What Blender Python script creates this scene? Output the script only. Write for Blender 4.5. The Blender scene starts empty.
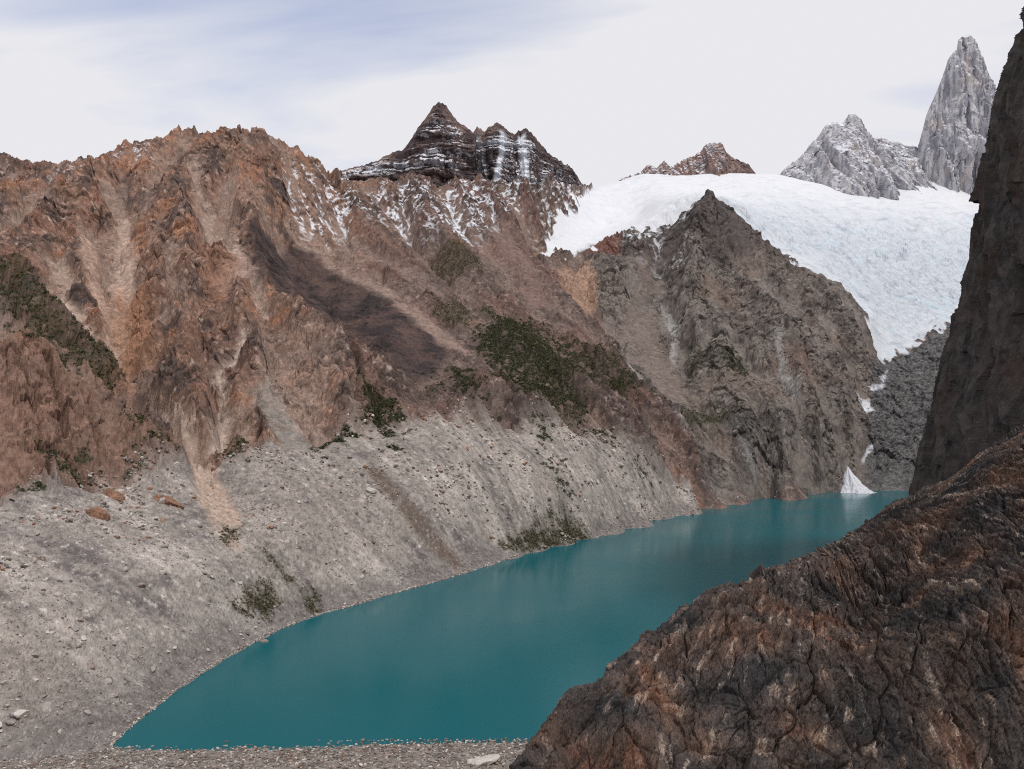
import bpy, math, random
import numpy as np
F32 = np.float32
random.seed(7); RNG = np.random.default_rng(7)
# ------------------------------------------------------------------ frame of reference
# camera 150 m above the lake (z = 0), looking along +Y.  U is a bearing (512 + 887*x/y), D the distance along +Y in metres.
FOC, U0, V0, CZ = 887.0, 512.0, 426.0, 150.0
def zof(v, D): return CZ + (V0 - v) / FOC * D
def vof(z, D): return V0 - (z - CZ) * FOC / D
def xof(u, D): return (u - U0) / FOC * D
def smooth(a, b, x):
    t = np.clip((x - a) / (b - a), 0, 1); return t * t * (3 - 2 * t)
def lerp(a, b, t): return a + (b - a) * t
# ------------------------------------------------------------------ noise
_pt = RNG.integers(0, 2**32, 4096, dtype=np.uint32)
def hsh(ix, iy, iz, seed=0):
    with np.errstate(over='ignore'):
        h = ix.astype(np.int32).astype(np.uint32) * np.uint32(374761393) + iy.astype(np.int32).astype(np.uint32) * np.uint32(668265263)
        if iz is not None: h = h + iz.astype(np.int32).astype(np.uint32) * np.uint32(2147483647 - 82)
        h = h + np.uint32((seed * 1274126177) & 0xffffffff)
        h ^= h >> np.uint32(13); h *= np.uint32(1274126177); h ^= h >> np.uint32(16); h *= np.uint32(2246822519); h ^= h >> np.uint32(15)
    return h
def hf(h): return ((h & np.uint32(0xffff)).astype(F32) / F32(65535.0))
_a = RNG.random(256) * 2 * np.pi; G2 = np.stack([np.cos(_a), np.sin(_a)], 1).astype(F32)
_g = RNG.normal(size=(256, 3)); G3 = (_g / np.linalg.norm(_g, axis=1, keepdims=True)).astype(F32)
def fade(t): return t * t * t * (t * (t * 6 - 15) + 10)
def p2(x, y, seed=0):
    x = np.asarray(x, F32); y = np.asarray(y, F32)
    x0 = np.floor(x); y0 = np.floor(y); fx = x - x0; fy = y - y0; u = fade(fx); v = fade(fy); r = 0
    for i in (0, 1):
        for j in (0, 1):
            g = G2[(hsh(x0 + i, y0 + j, None, seed) & np.uint32(255))]
            d = g[..., 0] * (fx - i) + g[..., 1] * (fy - j)
            r = r + d * ((u if i else 1 - u) * (v if j else 1 - v))
    return r * F32(1.5)
def p3(x, y, z, seed=0):
    x = np.asarray(x, F32); y = np.asarray(y, F32); z = np.asarray(z, F32)
    x0 = np.floor(x); y0 = np.floor(y); z0 = np.floor(z); fx = x - x0; fy = y - y0; fz = z - z0
    u = fade(fx); v = fade(fy); w = fade(fz); r = 0
    for i in (0, 1):
        for j in (0, 1):
            for k in (0, 1):
                g = G3[(hsh(x0 + i, y0 + j, z0 + k, seed) & np.uint32(255))]
                d = g[..., 0] * (fx - i) + g[..., 1] * (fy - j) + g[..., 2] * (fz - k)
                r = r + d * ((u if i else 1 - u) * (v if j else 1 - v) * (w if k else 1 - w))
    return r * F32(1.5)
def fbm2(x, y, o=4, seed=0, g=.5):
    r = 0; a = 1.; s = 0
    for i in range(o): r = r + a * p2(x * 2.03**i + 17.3 * i, y * 2.03**i - 9.1 * i, seed + i); s += a; a *= g
    return r / s
def rdg2(x, y, o=4, seed=0, g=.5):
    r = 0; a = 1.; s = 0
    for i in range(o): r = r + a * (1 - 2.2 * np.abs(p2(x * 2.1**i + 7.7 * i, y * 2.1**i + 3.1 * i, seed + i))); s += a; a *= g
    return r / s
def fbm3(x, y, z, o=4, seed=0, g=.5):
    r = 0; a = 1.; s = 0
    for i in range(o): r = r + a * p3(x * 2.03**i + 17.3 * i, y * 2.03**i - 9.1 * i, z * 2.03**i + 4.4 * i, seed + i); s += a; a *= g
    return r / s
def rdg3(x, y, z, o=4, seed=0, g=.5):
    r = 0; a = 1.; s = 0
    for i in range(o): r = r + a * (1 - 2.2 * np.abs(p3(x * 2.1**i + 7.7 * i, y * 2.1**i + 3.1 * i, z * 2.1**i + 1.3 * i, seed + i))); s += a; a *= g
    return r / s
def blocks(x, y, z, seed=0, tilt=1.0):
    """fractured rock: nearest random cell gives a random offset plus a tilted plane -> planar facets"""
    x = np.asarray(x, F32); y = np.asarray(y, F32)
    three = z is not None
    if three: z = np.asarray(z, F32); z0 = np.floor(z)
    x0 = np.floor(x); y0 = np.floor(y)
    best = np.full(x.shape, 9., F32); sec = np.full(x.shape, 9., F32); val = np.zeros(x.shape, F32); idv = np.zeros(x.shape, F32)
    for i in (-1, 0, 1):
        for j in (-1, 0, 1):
            for k in ((-1, 0, 1) if three else (0,)):
                cx = x0 + i; cy = y0 + j; cz = (z0 + k) if three else None
                h = hsh(cx, cy, cz, seed); h2 = h * np.uint32(2654435761); h2 ^= h2 >> np.uint32(15)
                ax = cx + (h & np.uint32(1023)).astype(F32) / 1023; ay = cy + ((h >> np.uint32(10)) & np.uint32(1023)).astype(F32) / 1023
                dx = x - ax; dy = y - ay; d = dx * dx + dy * dy
                if three:
                    dz = z - (cz + ((h >> np.uint32(20)) & np.uint32(1023)).astype(F32) / 1023); d = d + dz * dz
                t1 = (h2 & np.uint32(255)).astype(F32) / 127.5 - 1; t2 = ((h2 >> np.uint32(8)) & np.uint32(255)).astype(F32) / 127.5 - 1
                t3 = ((h2 >> np.uint32(16)) & np.uint32(255)).astype(F32) / 127.5 - 1
                v = t3 * .6 + tilt * (t1 * dx + t2 * dy)
                if three: v = v + tilt * t3 * dz
                m = d < best
                sec = np.where(m, best, np.minimum(sec, d)); best = np.where(m, d, best); val = np.where(m, v, val); idv = np.where(m, ((h2 >> np.uint32(24)) & np.uint32(255)).astype(F32) / 255, idv)
    return val, idv, np.sqrt(sec) - np.sqrt(best)
def erode(x, y, gx, gy, seed):
    """gullies running down the slope gx,gy; returns value and its x,y derivative"""
    L = np.sqrt(gx * gx + gy * gy) + 1e-4
    s = np.clip(L * 1.6, 0, 1); dx = gy / L; dy = -gx / L
    x0 = np.floor(x); y0 = np.floor(y); fx = x - x0; fy = y - y0; k = F32(2 * np.pi * 1.15)
    va = 0; vx = 0; vy = 0; wt = 0
    for i in (-1, 0, 1):
        for j in (-1, 0, 1):
            h = hsh(x0 + i, y0 + j, None, seed)
            px = fx - i - (h & np.uint32(1023)).astype(F32) / 1023 * .8; py = fy - j - ((h >> np.uint32(10)) & np.uint32(1023)).astype(F32) / 1023 * .8
            w = np.exp(-2.2 * (px * px + py * py)); ph = ((h >> np.uint32(20)) & np.uint32(1023)).astype(F32) / 1023 * 2.0
            m = (px * dx + py * dy) * k + ph
            va = va + np.cos(m) * w; q = -np.sin(m) * w * k; vx = vx + q * dx; vy = vy + q * dy; wt = wt + w
    return va / wt * s, vx / wt * s, vy / wt * s
# ------------------------------------------------------------------ mesh from a grid
def lin(*c):
    return np.array([((v / 255 + .055) / 1.055) ** 2.4 if v > 10 else v / 255 / 12.92 for v in c], F32)
def link(o): bpy.context.scene.collection.objects.link(o); return o
def tag(o, label=None, cat=None, group=None, kind=None):
    if label: o['label'] = label
    if cat: o['category'] = cat
    if group: o['group'] = group
    if kind: o['kind'] = kind
    return o
def mesh_obj(name, V, Q, mat, col=None, smooth_=False, extra=None):
    me = bpy.data.meshes.new(name); V = np.ascontiguousarray(V, F32); Q = np.ascontiguousarray(Q, np.int32); k = Q.shape[1]
    me.vertices.add(len(V)); me.vertices.foreach_set('co', V.ravel())
    me.loops.add(Q.size); me.loops.foreach_set('vertex_index', Q.ravel())
    me.polygons.add(len(Q)); me.polygons.foreach_set('loop_start', np.arange(0, Q.size, k, dtype=np.int32)); me.polygons.foreach_set('loop_total', np.full(len(Q), k, np.int32))
    if smooth_ is not None: me.polygons.foreach_set('use_smooth', np.full(len(Q), bool(smooth_)))
    if col is not None:
        a = me.attributes.new('col', 'FLOAT_COLOR', 'POINT'); c = np.ones((len(V), 4), F32); c[:, :3] = col; a.data.foreach_set('color', c.ravel())
    for n, arr in (extra or {}).items():
        a = me.attributes.new(n, 'FLOAT', 'POINT'); a.data.foreach_set('value', np.ascontiguousarray(arr, F32))
    me.update(calc_edges=True); me.materials.append(mat)
    return link(bpy.data.objects.new(name, me))
def grid_faces(n, m, sel=None, flip=False):
    i = np.arange(n - 1)[:, None] * m + np.arange(m - 1)[None, :]
    if sel is not None: i = i[sel]
    i = i.ravel(); q = np.stack([i, i + 1, i + m + 1, i + m], 1)
    return q[:, ::-1] if flip else q
def compact(V, Q, *attrs):
    used = np.zeros(len(V), bool); used[Q.ravel()] = True; idx = np.cumsum(used) - 1
    return (V[used], idx[Q].astype(np.int32)) + tuple(a[used] for a in attrs)
def grid_normals(P):
    a = np.gradient(P, axis=0); b = np.gradient(P, axis=1); n = np.cross(a, b); n /= np.linalg.norm(n, axis=2, keepdims=True) + 1e-9
    return n
# ------------------------------------------------------------------ materials
def rock_mat(name, scale, bump=.5, vary=.35, rough=.9, fine=6.0, dist=1.0, stretch=(1, 1, 1), spec=.2, turn=(0, 0, 0)):
    m = bpy.data.materials.new(name); m.use_nodes = True; nt = m.node_tree; N = nt.nodes; L = nt.links
    b = N['Principled BSDF']; b.inputs['Roughness'].default_value = rough; b.inputs['Specular IOR Level'].default_value = spec
    at = N.new('ShaderNodeAttribute'); at.attribute_name = 'col'
    tc = N.new('ShaderNodeTexCoord'); mp = N.new('ShaderNodeMapping'); mp.inputs['Scale'].default_value = stretch; mp.inputs['Rotation'].default_value = turn; L.new(tc.outputs['Object'], mp.inputs[0])
    n1 = N.new('ShaderNodeTexNoise'); n1.inputs['Scale'].default_value = 1 / scale; n1.inputs['Detail'].default_value = 8; n1.inputs['Roughness'].default_value = .68
    n2 = N.new('ShaderNodeTexNoise'); n2.inputs['Scale'].default_value = fine / scale; n2.inputs['Detail'].default_value = 5; n2.inputs['Roughness'].default_value = .75
    L.new(mp.outputs[0], n1.inputs['Vector']); L.new(mp.outputs[0], n2.inputs['Vector'])
    mr = N.new('ShaderNodeMapRange'); mr.inputs['From Min'].default_value = .3; mr.inputs['From Max'].default_value = .7; mr.inputs['To Min'].default_value = 1 - vary; mr.inputs['To Max'].default_value = 1 + vary; L.new(n1.outputs['Fac'], mr.inputs[0])
    mr2 = N.new('ShaderNodeMapRange'); mr2.inputs['From Min'].default_value = .3; mr2.inputs['From Max'].default_value = .7; mr2.inputs['To Min'].default_value = 1 - vary; mr2.inputs['To Max'].default_value = 1 + vary; L.new(n2.outputs['Fac'], mr2.inputs[0])
    mm = N.new('ShaderNodeMath'); mm.operation = 'MULTIPLY'; L.new(mr.outputs[0], mm.inputs[0]); L.new(mr2.outputs[0], mm.inputs[1])
    vm = N.new('ShaderNodeVectorMath'); vm.operation = 'SCALE'; L.new(at.outputs['Color'], vm.inputs[0]); L.new(mm.outputs[0], vm.inputs['Scale']); L.new(vm.outputs[0], b.inputs['Base Color'])
    ad = N.new('ShaderNodeMath'); ad.operation = 'MULTIPLY_ADD'; L.new(n2.outputs['Fac'], ad.inputs[0]); ad.inputs[1].default_value = .35; L.new(n1.outputs['Fac'], ad.inputs[2])
    bp = N.new('ShaderNodeBump'); bp.inputs['Strength'].default_value = bump; bp.inputs['Distance'].default_value = dist; L.new(ad.outputs[0], bp.inputs['Height']); L.new(bp.outputs[0], b.inputs['Normal'])
    return m
def leaf_mat(name, c1, c2):
    m = bpy.data.materials.new(name); m.use_nodes = True; N = m.node_tree.nodes; L = m.node_tree.links; b = N['Principled BSDF']; b.inputs['Roughness'].default_value = .8; b.inputs['Specular IOR Level'].default_value = .15
    n = N.new('ShaderNodeTexNoise'); n.inputs['Scale'].default_value = .35; n.inputs['Detail'].default_value = 4; tc = N.new('ShaderNodeTexCoord'); L.new(tc.outputs['Object'], n.inputs['Vector'])
    r = N.new('ShaderNodeValToRGB'); r.color_ramp.elements[0].position = .35; r.color_ramp.elements[1].position = .65; r.color_ramp.elements[0].color = (*c1, 1); r.color_ramp.elements[1].color = (*c2, 1)
    L.new(n.outputs['Fac'], r.inputs[0]); L.new(r.outputs[0], b.inputs['Base Color']); return m
MAT = {
 'mountain': rock_mat('brown_rock', 14, .7, .26, dist=4),
 'hump': rock_mat('grey_brown_rock', 16, .7, .28, dist=4.5),
 'moraine': rock_mat('moraine_gravel', 6, .5, .22, dist=.8),
 'peak': rock_mat('peak_rock', 16, .5, .22, dist=3.0),
 'granite': rock_mat('granite', 22, .45, .16, dist=3.0, stretch=(1, 1, .45)),
 'cliff': rock_mat('dark_cliff_rock', 5, .7, .35, dist=1.2),
 'near': rock_mat('foreground_schist', 1.8, .9, .42, dist=.4, fine=4, stretch=(1.6, .6, .9), turn=(.3, 0, .2)),
 'ice': rock_mat('glacier_ice', 30, .16, .05, rough=.75, dist=3.0, spec=.3),
 'snow': rock_mat('snow', 10, .2, .04, rough=.8, dist=1.0, spec=.3),
 'boulder': rock_mat('boulder_rock', 1.2, .5, .2, dist=.3),
 'shore': rock_mat('beach_gravel', 2.5, .5, .3, dist=.4),
}
# ------------------------------------------------------------------ base relief from surveyed lines (bearing u, sight line v, distance D)
CT = []   # (u, D, z)
def L_(pts, step=22):
    for a, b in zip(pts[:-1], pts[1:]):
        n = max(1, int(abs(b[0] - a[0]) / step + abs(b[1] - a[1]) / step / 1.5))
        for k in range(n):
            t = k / n; D = lerp(a[2], b[2], t); v = lerp(a[1], b[1], t); CT.append((lerp(a[0], b[0], t), D, zof(v, D)))
    CT.append((pts[-1][0], pts[-1][2], zof(pts[-1][1], pts[-1][2])))
def Z_(pts):
    for u, D, z in pts: CT.append((u, D, z))
SHORE = [(110, 748), (128, 730), (150, 712), (175, 692), (200, 675), (225, 659), (250, 645), (275, 632), (300, 622), (325, 613), (350, 607), (375, 599), (400, 592), (425, 585), (450, 578), (475, 570), (500, 562), (525, 555), (550, 548), (575, 542), (600, 537), (625, 530), (650, 523), (675, 517), (700, 511), (725, 506), (750, 502), (775, 499), (800, 496), (825, 493), (850, 491), (880, 491), (905, 491)]
SH = [(u, 133050 / (v - 426)) for u, v in SHORE]
for u, D in SH:
    CT.append((u, D, 0.0)); CT.append((u - 3, D * 1.012, 2.5)); CT.append((u + 8, D * .95, -7.0))
Z_([(u, D * .8, -20) for u, D in SH[::3]])
Z_([(160, 405, -6), (260, 405, -7), (360, 408, -7), (460, 414, -7), (560, 440, -12), (110, 413, 0), (60, 400, 1), (0, 392, 2), (-100, 390, 4), (-200, 380, 8), (-200, 330, 5), (0, 330, 4), (0, 300, 4), (200, 380, 1.5), (300, 382, 1.5), (400, 386, 1.5), (500, 392, 1.5), (600, 395, 1.5), (200, 300, 1), (500, 300, 1), (800, 320, 0), (1200, 320, 0),
    (500, 600, -25), (600, 700, -25), (650, 900, -25), (750, 1200, -25), (820, 1600, -25), (870, 1900, -18), (640, 500, -5), (730, 765, -4), (860, 1167, -4), (926, 1600, -2), (935, 1900, 2), (700, 450, 2), (850, 700, 3), (950, 1000, 6), (1000, 1400, 60), (1050, 800, 30), (1200, 700, 80), (1200, 1500, 300), (1050, 1900, 250), (960, 2050, 60), (1200, 2400, 500)])
L_([(-200, 520, 520), (-100, 508, 570), (0, 498, 620), (60, 487, 670), (130, 475, 740), (200, 466, 830), (260, 455, 900), (320, 442, 980), (380, 430, 1050), (440, 415, 1110), (500, 430, 1210), (560, 428, 1330), (620, 438, 1450), (680, 482, 1555)])
# moraine middle (keeps the slope straight)
L_([(-150, 620, 430), (0, 615, 468), (100, 590, 540), (200, 570, 630), (300, 535, 780), (400, 510, 915), (480, 500, 1030), (560, 490, 1165), (640, 490, 1375)])
# left spur: cliff foot, cliff top, crest of the green slope
L_([(-150, 470, 610), (0, 484, 645), (60, 472, 690), (120, 462, 745)])
L_([(-150, 300, 740), (0, 335, 765), (60, 365, 775), (100, 395, 775), (130, 430, 785)])
L_([(-150, 200, 1050), (0, 262, 1010), (40, 292, 980), (80, 345, 930), (130, 405, 870), (175, 460, 835)])
# chute behind the spur
L_([(-150, 240, 1500), (20, 300, 1380), (70, 322, 1330), (110, 372, 1170), (150, 422, 1010), (190, 462, 890), (228, 512, 775)])
L_([(130, 190, 1850), (125, 260, 1620), (115, 340, 1330)])
# far left skyline and nearer crest
L_([(-200, 175, 1650), (-80, 215, 1650), (0, 211, 1700), (50, 194, 1760), (80, 183, 1820), (120, 163, 1900), (160, 142, 1960)])
L_([(-200, 130, 2700), (-80, 140, 2650), (0, 152, 2600), (30, 160, 2550), (90, 162, 2400), (120, 150, 2250)])
L_([(-100, 235, 2050), (0, 205, 2100), (60, 192, 2150), (100, 172, 2150)])
L_([(160, 138, 2000), (180, 125, 2020), (210, 131, 2010), (245, 126, 2020), (275, 136, 2080), (300, 150, 2150), (335, 172, 2250)], 12)
Z_([(u, 2500, z) for u, z in ((0, 640), (180, 600), (245, 620), (300, 700))] + [(-100, 3400, 700), (100, 3400, 500), (200, 4300, 400), (-100, 4300, 500)])
# orange buttress: its ribs
L_([(180, 135, 1990), (175, 200, 1760), (165, 280, 1500), (170, 350, 1220), (175, 420, 960)])
L_([(245, 130, 2000), (246, 215, 1740), (252, 262, 1560), (275, 310, 1420), (320, 342, 1290), (350, 366, 1210), (368, 412, 1110)])
L_([(215, 210, 1760), (215, 290, 1470), (235, 360, 1190), (245, 420, 1000)])
L_([(205, 250, 1640), (195, 330, 1370), (215, 395, 1110), (219, 440, 960)])
L_([(300, 370, 1170), (320, 420, 1040)])
# dark slope behind it, slopes under the banded peak
L_([(280, 220, 1960), (290, 270, 1830), (330, 320, 1640), (380, 370, 1420), (430, 398, 1260)])
L_([(330, 190, 2230), (350, 240, 2020), (400, 300, 1780), (450, 350, 1580), (500, 395, 1400)])
L_([(345, 182, 2540), (400, 182, 2600), (430, 181, 2630), (450, 181, 2640), (470, 185, 2630), (530, 197, 2640), (556, 198, 2760)]); L_([(572, 190, 2900), (559, 208, 2790), (544, 236, 2650), (535, 258, 2540)])
L_([(420, 240, 2230), (450, 290, 1960), (500, 340, 1720)])
L_([(500, 225, 2480), (510, 280, 2150), (550, 330, 1880), (590, 390, 1620)])
L_([(538, 270, 2400), (570, 300, 2180), (600, 350, 1930), (640, 412, 1680), (690, 476, 1570)])
L_([(380, 340, 1520), (400, 400, 1200)]); L_([(460, 385, 1330), (470, 405, 1230)])
# valley between the left wall and the grey hump
L_([(588, 275, 2450), (600, 310, 2300), (612, 345, 2120), (644, 394, 1900), (672, 428, 1770), (700, 470, 1680), (718, 500, 1640)])
# hump crest, face
L_([(552, 262, 2540), (575, 255, 2610), (600, 242, 2690), (640, 231, 2680), (670, 224, 2680), (690, 207, 2720), (708, 191, 2750), (722, 200, 2740), (737, 212, 2710), (762, 237, 2650), (800, 266, 2560), (842, 291, 2500), (860, 312, 2440), (873, 350, 2400), (870, 400, 2260), (868, 450, 2130)], 12)
L_([(705, 225, 2620), (700, 262, 2450), (722, 310, 2250), (745, 360, 2080), (765, 410, 1930), (780, 455, 1850)])
L_([(735, 300, 2350), (790, 330, 2240), (815, 390, 2110), (820, 440, 2010)])
L_([(640, 262, 2560), (632, 320, 2290), (660, 372, 2040), (700, 425, 1840), (735, 470, 1760)])
L_([(670, 280, 2450), (685, 330, 2210), (715, 395, 1960)])
L_([(850, 330, 2360), (835, 400, 2150), (835, 455, 2040)])
# polished slabs under the ice tongue
L_([(880, 362, 2450), (920, 345, 2540), (960, 326, 2620), (1100, 300, 2700)]); L_([(890, 400, 2300), (930, 395, 2350), (1000, 380, 2420)]); L_([(885, 450, 2130), (940, 450, 2150)])
# glacier
Z_([(u, D, zof(v, D)) for u, v, D in ((558, 250, 2600), (568, 234, 2710), (580, 212, 2870), (590, 196, 3050), (598, 186, 3350), (600, 225, 2950), (640, 215, 3000), (640, 180, 3550), (690, 190, 3200), (700, 178, 3550), (740, 178, 3600), (780, 178, 3600), (730, 195, 3150), (820, 185, 3550), (850, 195, 3400), (890, 190, 3500), (935, 172, 3750), (960, 206, 3350), (1050, 200, 3350), (1150, 190, 3400), (850, 240, 2950), (800, 235, 2880), (760, 212, 2980), (900, 250, 2950), (960, 250, 3000), (1060, 250, 3000), (900, 300, 2720), (870, 290, 2720), (950, 300, 2770), (882, 352, 2480), (906, 352, 2500), (940, 322, 2620), (1100, 300, 2800), (660, 200, 3000))])
Z_([(590, 3800, 900), (700, 3900, 950), (850, 4000, 950), (1000, 4100, 1000), (1150, 4000, 1000), (400, 3300, 700), (500, 3400, 800), (600, 4300, 500), (900, 4500, 600), (1150, 4500, 600), (300, 3400, 550), (400, 4400, 400), (1200, 3400, 1050)])
CT = np.array(CT, np.float64)
KW = 620.0
def rbf(cu, cD, cz, gu, gw, eps=6.0, lam=.8):
    P = np.stack([cu, KW * np.log(cD)], 1); n = len(P)
    d = np.sqrt(((P[:, None] - P[None]) ** 2).sum(2) + eps * eps)
    A = np.zeros((n + 3, n + 3)); A[:n, :n] = -d + np.eye(n) * lam; A[:n, n] = 1; A[:n, n + 1:] = P; A[n, :n] = 1; A[n + 1:, :n] = P.T
    s = np.linalg.solve(A, np.concatenate([cz, [0, 0, 0]]))
    out = np.zeros((len(gu), len(gw)))
    for i, u in enumerate(gu):
        r = np.sqrt((u - P[:, 0])[None] ** 2 + (gw[:, None] - P[:, 1][None]) ** 2 + eps * eps)
        out[i] = -r @ s[:n] + s[n] + s[n + 1] * u + s[n + 2] * gw
    return out
def upsample(C, cu, cw, gu, gw):
    iu = np.interp(gu, cu, np.arange(len(cu))); iw = np.interp(gw, cw, np.arange(len(cw)))
    def cub(A, t):  # catmull-rom along axis 0
        i = np.clip(np.floor(t).astype(int), 0, A.shape[0] - 2); f = (t - i)[:, None]
        a = A[np.clip(i - 1, 0, None)]; b = A[i]; c = A[i + 1]; d = A[np.clip(i + 2, None, A.shape[0] - 1)]
        return b + .5 * f * (c - a + f * (2 * a - 5 * b + 4 * c - d + f * (3 * (b - c) + d - a)))
    return cub(cub(C, iu).T, iw).T
NU, ND = 1361, 2200
U = np.linspace(-150, 1210, NU); D0_, D1_ = 300.0, 4400.0
W = np.interp(np.linspace(0, 1, ND), [0, .22, .88, 1], [KW * math.log(d) for d in (D0_, 950, 2850, D1_)]); DD = np.exp(W / KW)
cu = np.linspace(-150, 1210, 341); cw = np.linspace(W[0], W[-1], 376)
H = upsample(rbf(CT[:, 0], CT[:, 1], CT[:, 2], cu, cw), cu, cw, U, W)
UU = U[:, None] + 0 * DD[None]; DG = 0 * U[:, None] + DD[None]
X = ((UU - U0) / FOC * DG).astype(F32); Y = DG.astype(F32)
Hu = np.gradient(H, U, axis=0); HD = np.gradient(H, DD, axis=1)
GX = (Hu * FOC / DG).astype(F32); GY = (HD - Hu * FOC / DG * (UU - U0) / FOC).astype(F32)
UUf = UU.astype(F32); WW = (0 * U[:, None] + W[None]).astype(F32)
# ---- warped plan-region test: polygons given as (bearing, distance)
WX = fbm2(X / 45, Y / 45, 4, 50); WY = fbm2(X / 45 + 40, Y / 45, 4, 55)
def poly(pts, feather=4, warp=10):
    P = np.array([(u, KW * math.log(D)) for u, D in pts]); x0, y0 = P.min(0) - 60; x1, y1 = P.max(0) + 60
    i0, i1 = np.searchsorted(U, [x0, x1]); j0, j1 = np.searchsorted(W, [y0, y1]); out = np.zeros(UU.shape, F32)
    x = UUf[i0:i1, j0:j1] + warp * WX[i0:i1, j0:j1]; y = WW[i0:i1, j0:j1] + warp * WY[i0:i1, j0:j1]
    ins = np.zeros(x.shape, bool); dm = np.full(x.shape, 1e9, F32)
    for (ax, ay), (bx, by) in zip(P, np.roll(P, -1, 0)):
        c = ((ay > y) != (by > y)) & (x < (bx - ax) * (y - ay) / ((by - ay) or 1e-9) + ax); ins ^= c
        t = np.clip(((x - ax) * (bx - ax) + (y - ay) * (by - ay)) / ((bx - ax) ** 2 + (by - ay) ** 2 + 1e-9), 0, 1)
        dm = np.minimum(dm, (x - ax - t * (bx - ax)) ** 2 + (y - ay - t * (by - ay)) ** 2)
    out[i0:i1, j0:j1] = smooth(-feather, feather, np.where(ins, np.sqrt(dm), -np.sqrt(dm))); return out
VB = vof(H, DG); RM = np.minimum.accumulate(VB, axis=1)
def at(u, v, fld=None):
    """where the sight line (u, v) meets the relief: returns (u, D)"""
    i = int(np.clip(np.searchsorted(U, u), 0, NU - 1)); j = int(np.argmax(RM[i] <= v)) if RM[i, -1] <= v else int(np.argmin(RM[i]))
    return (u, float(DD[max(j, 1)]))
def pix(pts, **k): return poly([at(*p) for p in pts], **k)
def stroke(pts, r=4, **k):
    """mask along a line of sight points: union of thin quads"""
    out = 0
    q = [at(*p[:2]) for p in pts]; rr = [p[2] if len(p) > 2 else r for p in pts]
    for (a, b, ra, rb) in zip(q[:-1], q[1:], rr[:-1], rr[1:]):
        aw, bw = KW * math.log(a[1]), KW * math.log(b[1]); dx, dy = b[0] - a[0], bw - aw; l = math.hypot(dx, dy) + 1e-6; nx, ny = -dy / l, dx / l
        e = lambda u, w: (u, math.exp(w / KW))
        out = np.maximum(out, poly([e(a[0] + nx * ra, aw + ny * ra), e(b[0] + nx * rb, bw + ny * rb), e(b[0] - nx * rb, bw - ny * rb), e(a[0] - nx * ra, aw - ny * ra)], **k))
    return out
GLAC0 = GLAC = poly([(540, 2565), (549, 2650), (563, 2790), (576, 2900), (586, 3050), (588, 3300), (588, 4600), (1300, 4600), (1300, 2600), (955, 2625), (925, 2570), (905, 2490), (878, 2440), (868, 2500), (845, 2570), (800, 2630), (762, 2730), (735, 2800), (708, 2850), (690, 2800), (672, 2760), (640, 2735), (600, 2700), (575, 2625), (556, 2570)], feather=2, warp=17)
mtop = np.interp(UUf, [-150, 0, 60, 130, 200, 260, 320, 380, 440, 500, 560, 620, 680, 720, 760], [560, 625, 672, 742, 830, 905, 985, 1055, 1115, 1215, 1335, 1455, 1560, 1600, 1500])
MOR = smooth(18, -18, KW * np.log(DG / mtop).astype(F32) + 14 * WX + 9 * WY) * smooth(715, 690, UUf)
under = smooth(2, -2, H).astype(F32)
SLAB = poly([(872, 2380), (868, 2150), (865, 2040), (1000, 2040), (1250, 2100), (1250, 2600), (955, 2640), (905, 2500), (880, 2440)], feather=5, warp=6)
HUMP = poly([(590, 2480), (585, 2640), (640, 2740), (708, 2880), (800, 2740), (850, 2640), (885, 2500), (872, 2380), (866, 2040), (850, 1990), (740, 1720), (716, 1640), (700, 1680), (672, 1770), (644, 1900), (612, 2120), (600, 2300)], feather=8, warp=8)
DARK = pix([(250, 232), (262, 226), (300, 232), (345, 262), (400, 300), (450, 345), (440, 372), (400, 380), (350, 358), (318, 335), (278, 305), (256, 290)], feather=5, warp=8)
SMOOTHS = np.maximum(MOR, DARK * .72)
SCL = (
    ([(122, 205, 5), (124, 250, 9), (122, 300, 12), (116, 340, 12), (112, 372, 9)], (188, 160, 142), .9),
    ([(60, 300, 8), (110, 372, 9), (150, 420, 11), (190, 462, 15), (228, 525, 17)], (186, 160, 142), 1.0),
    ([(246, 345, 5), (222, 372, 4), (226, 400, 5), (217, 450, 8)], (190, 168, 152), .95),
    ([(190, 165, 6), (204, 200, 9), (228, 235, 9), (250, 280, 8), (266, 320, 6)], (172, 146, 131), .9),
    ([(285, 218, 4), (330, 252, 6), (400, 300, 9), (440, 335, 10), (470, 362, 6)], (150, 124, 110), .9),
    ([(350, 235, 5), (420, 290, 8), (480, 340, 8), (520, 380, 6)], (138, 114, 104), .8),
    ([(85, 240, 9), (92, 290, 9), (112, 330, 8)], (182, 150, 130), .85),
    ([(55, 260, 9), (70, 300, 9)], (176, 150, 134), .85),
    ([(262, 395, 8), (285, 425, 16), (300, 448, 20)], (146, 136, 128), .9),
    ([(640, 300, 12), (640, 345, 24), (680, 400, 16)], (128, 112, 103), .9),
    ([(500, 235, 10), (520, 270, 16), (545, 310, 12)], (130, 104, 94), .8),
    ([(640, 255, 8), (650, 285, 10)], (124, 108, 100), .8),
    ([(745, 360, 10), (735, 400, 12)], (120, 106, 98), .7),
    ([(345, 400, 5), (360, 440, 6)], (140, 122, 110), .9))
SCR = np.zeros(UU.shape, F32)
for pts, col, k in SCL: SCR = np.maximum(SCR, stroke(pts, feather=7, warp=9) * k)
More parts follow.
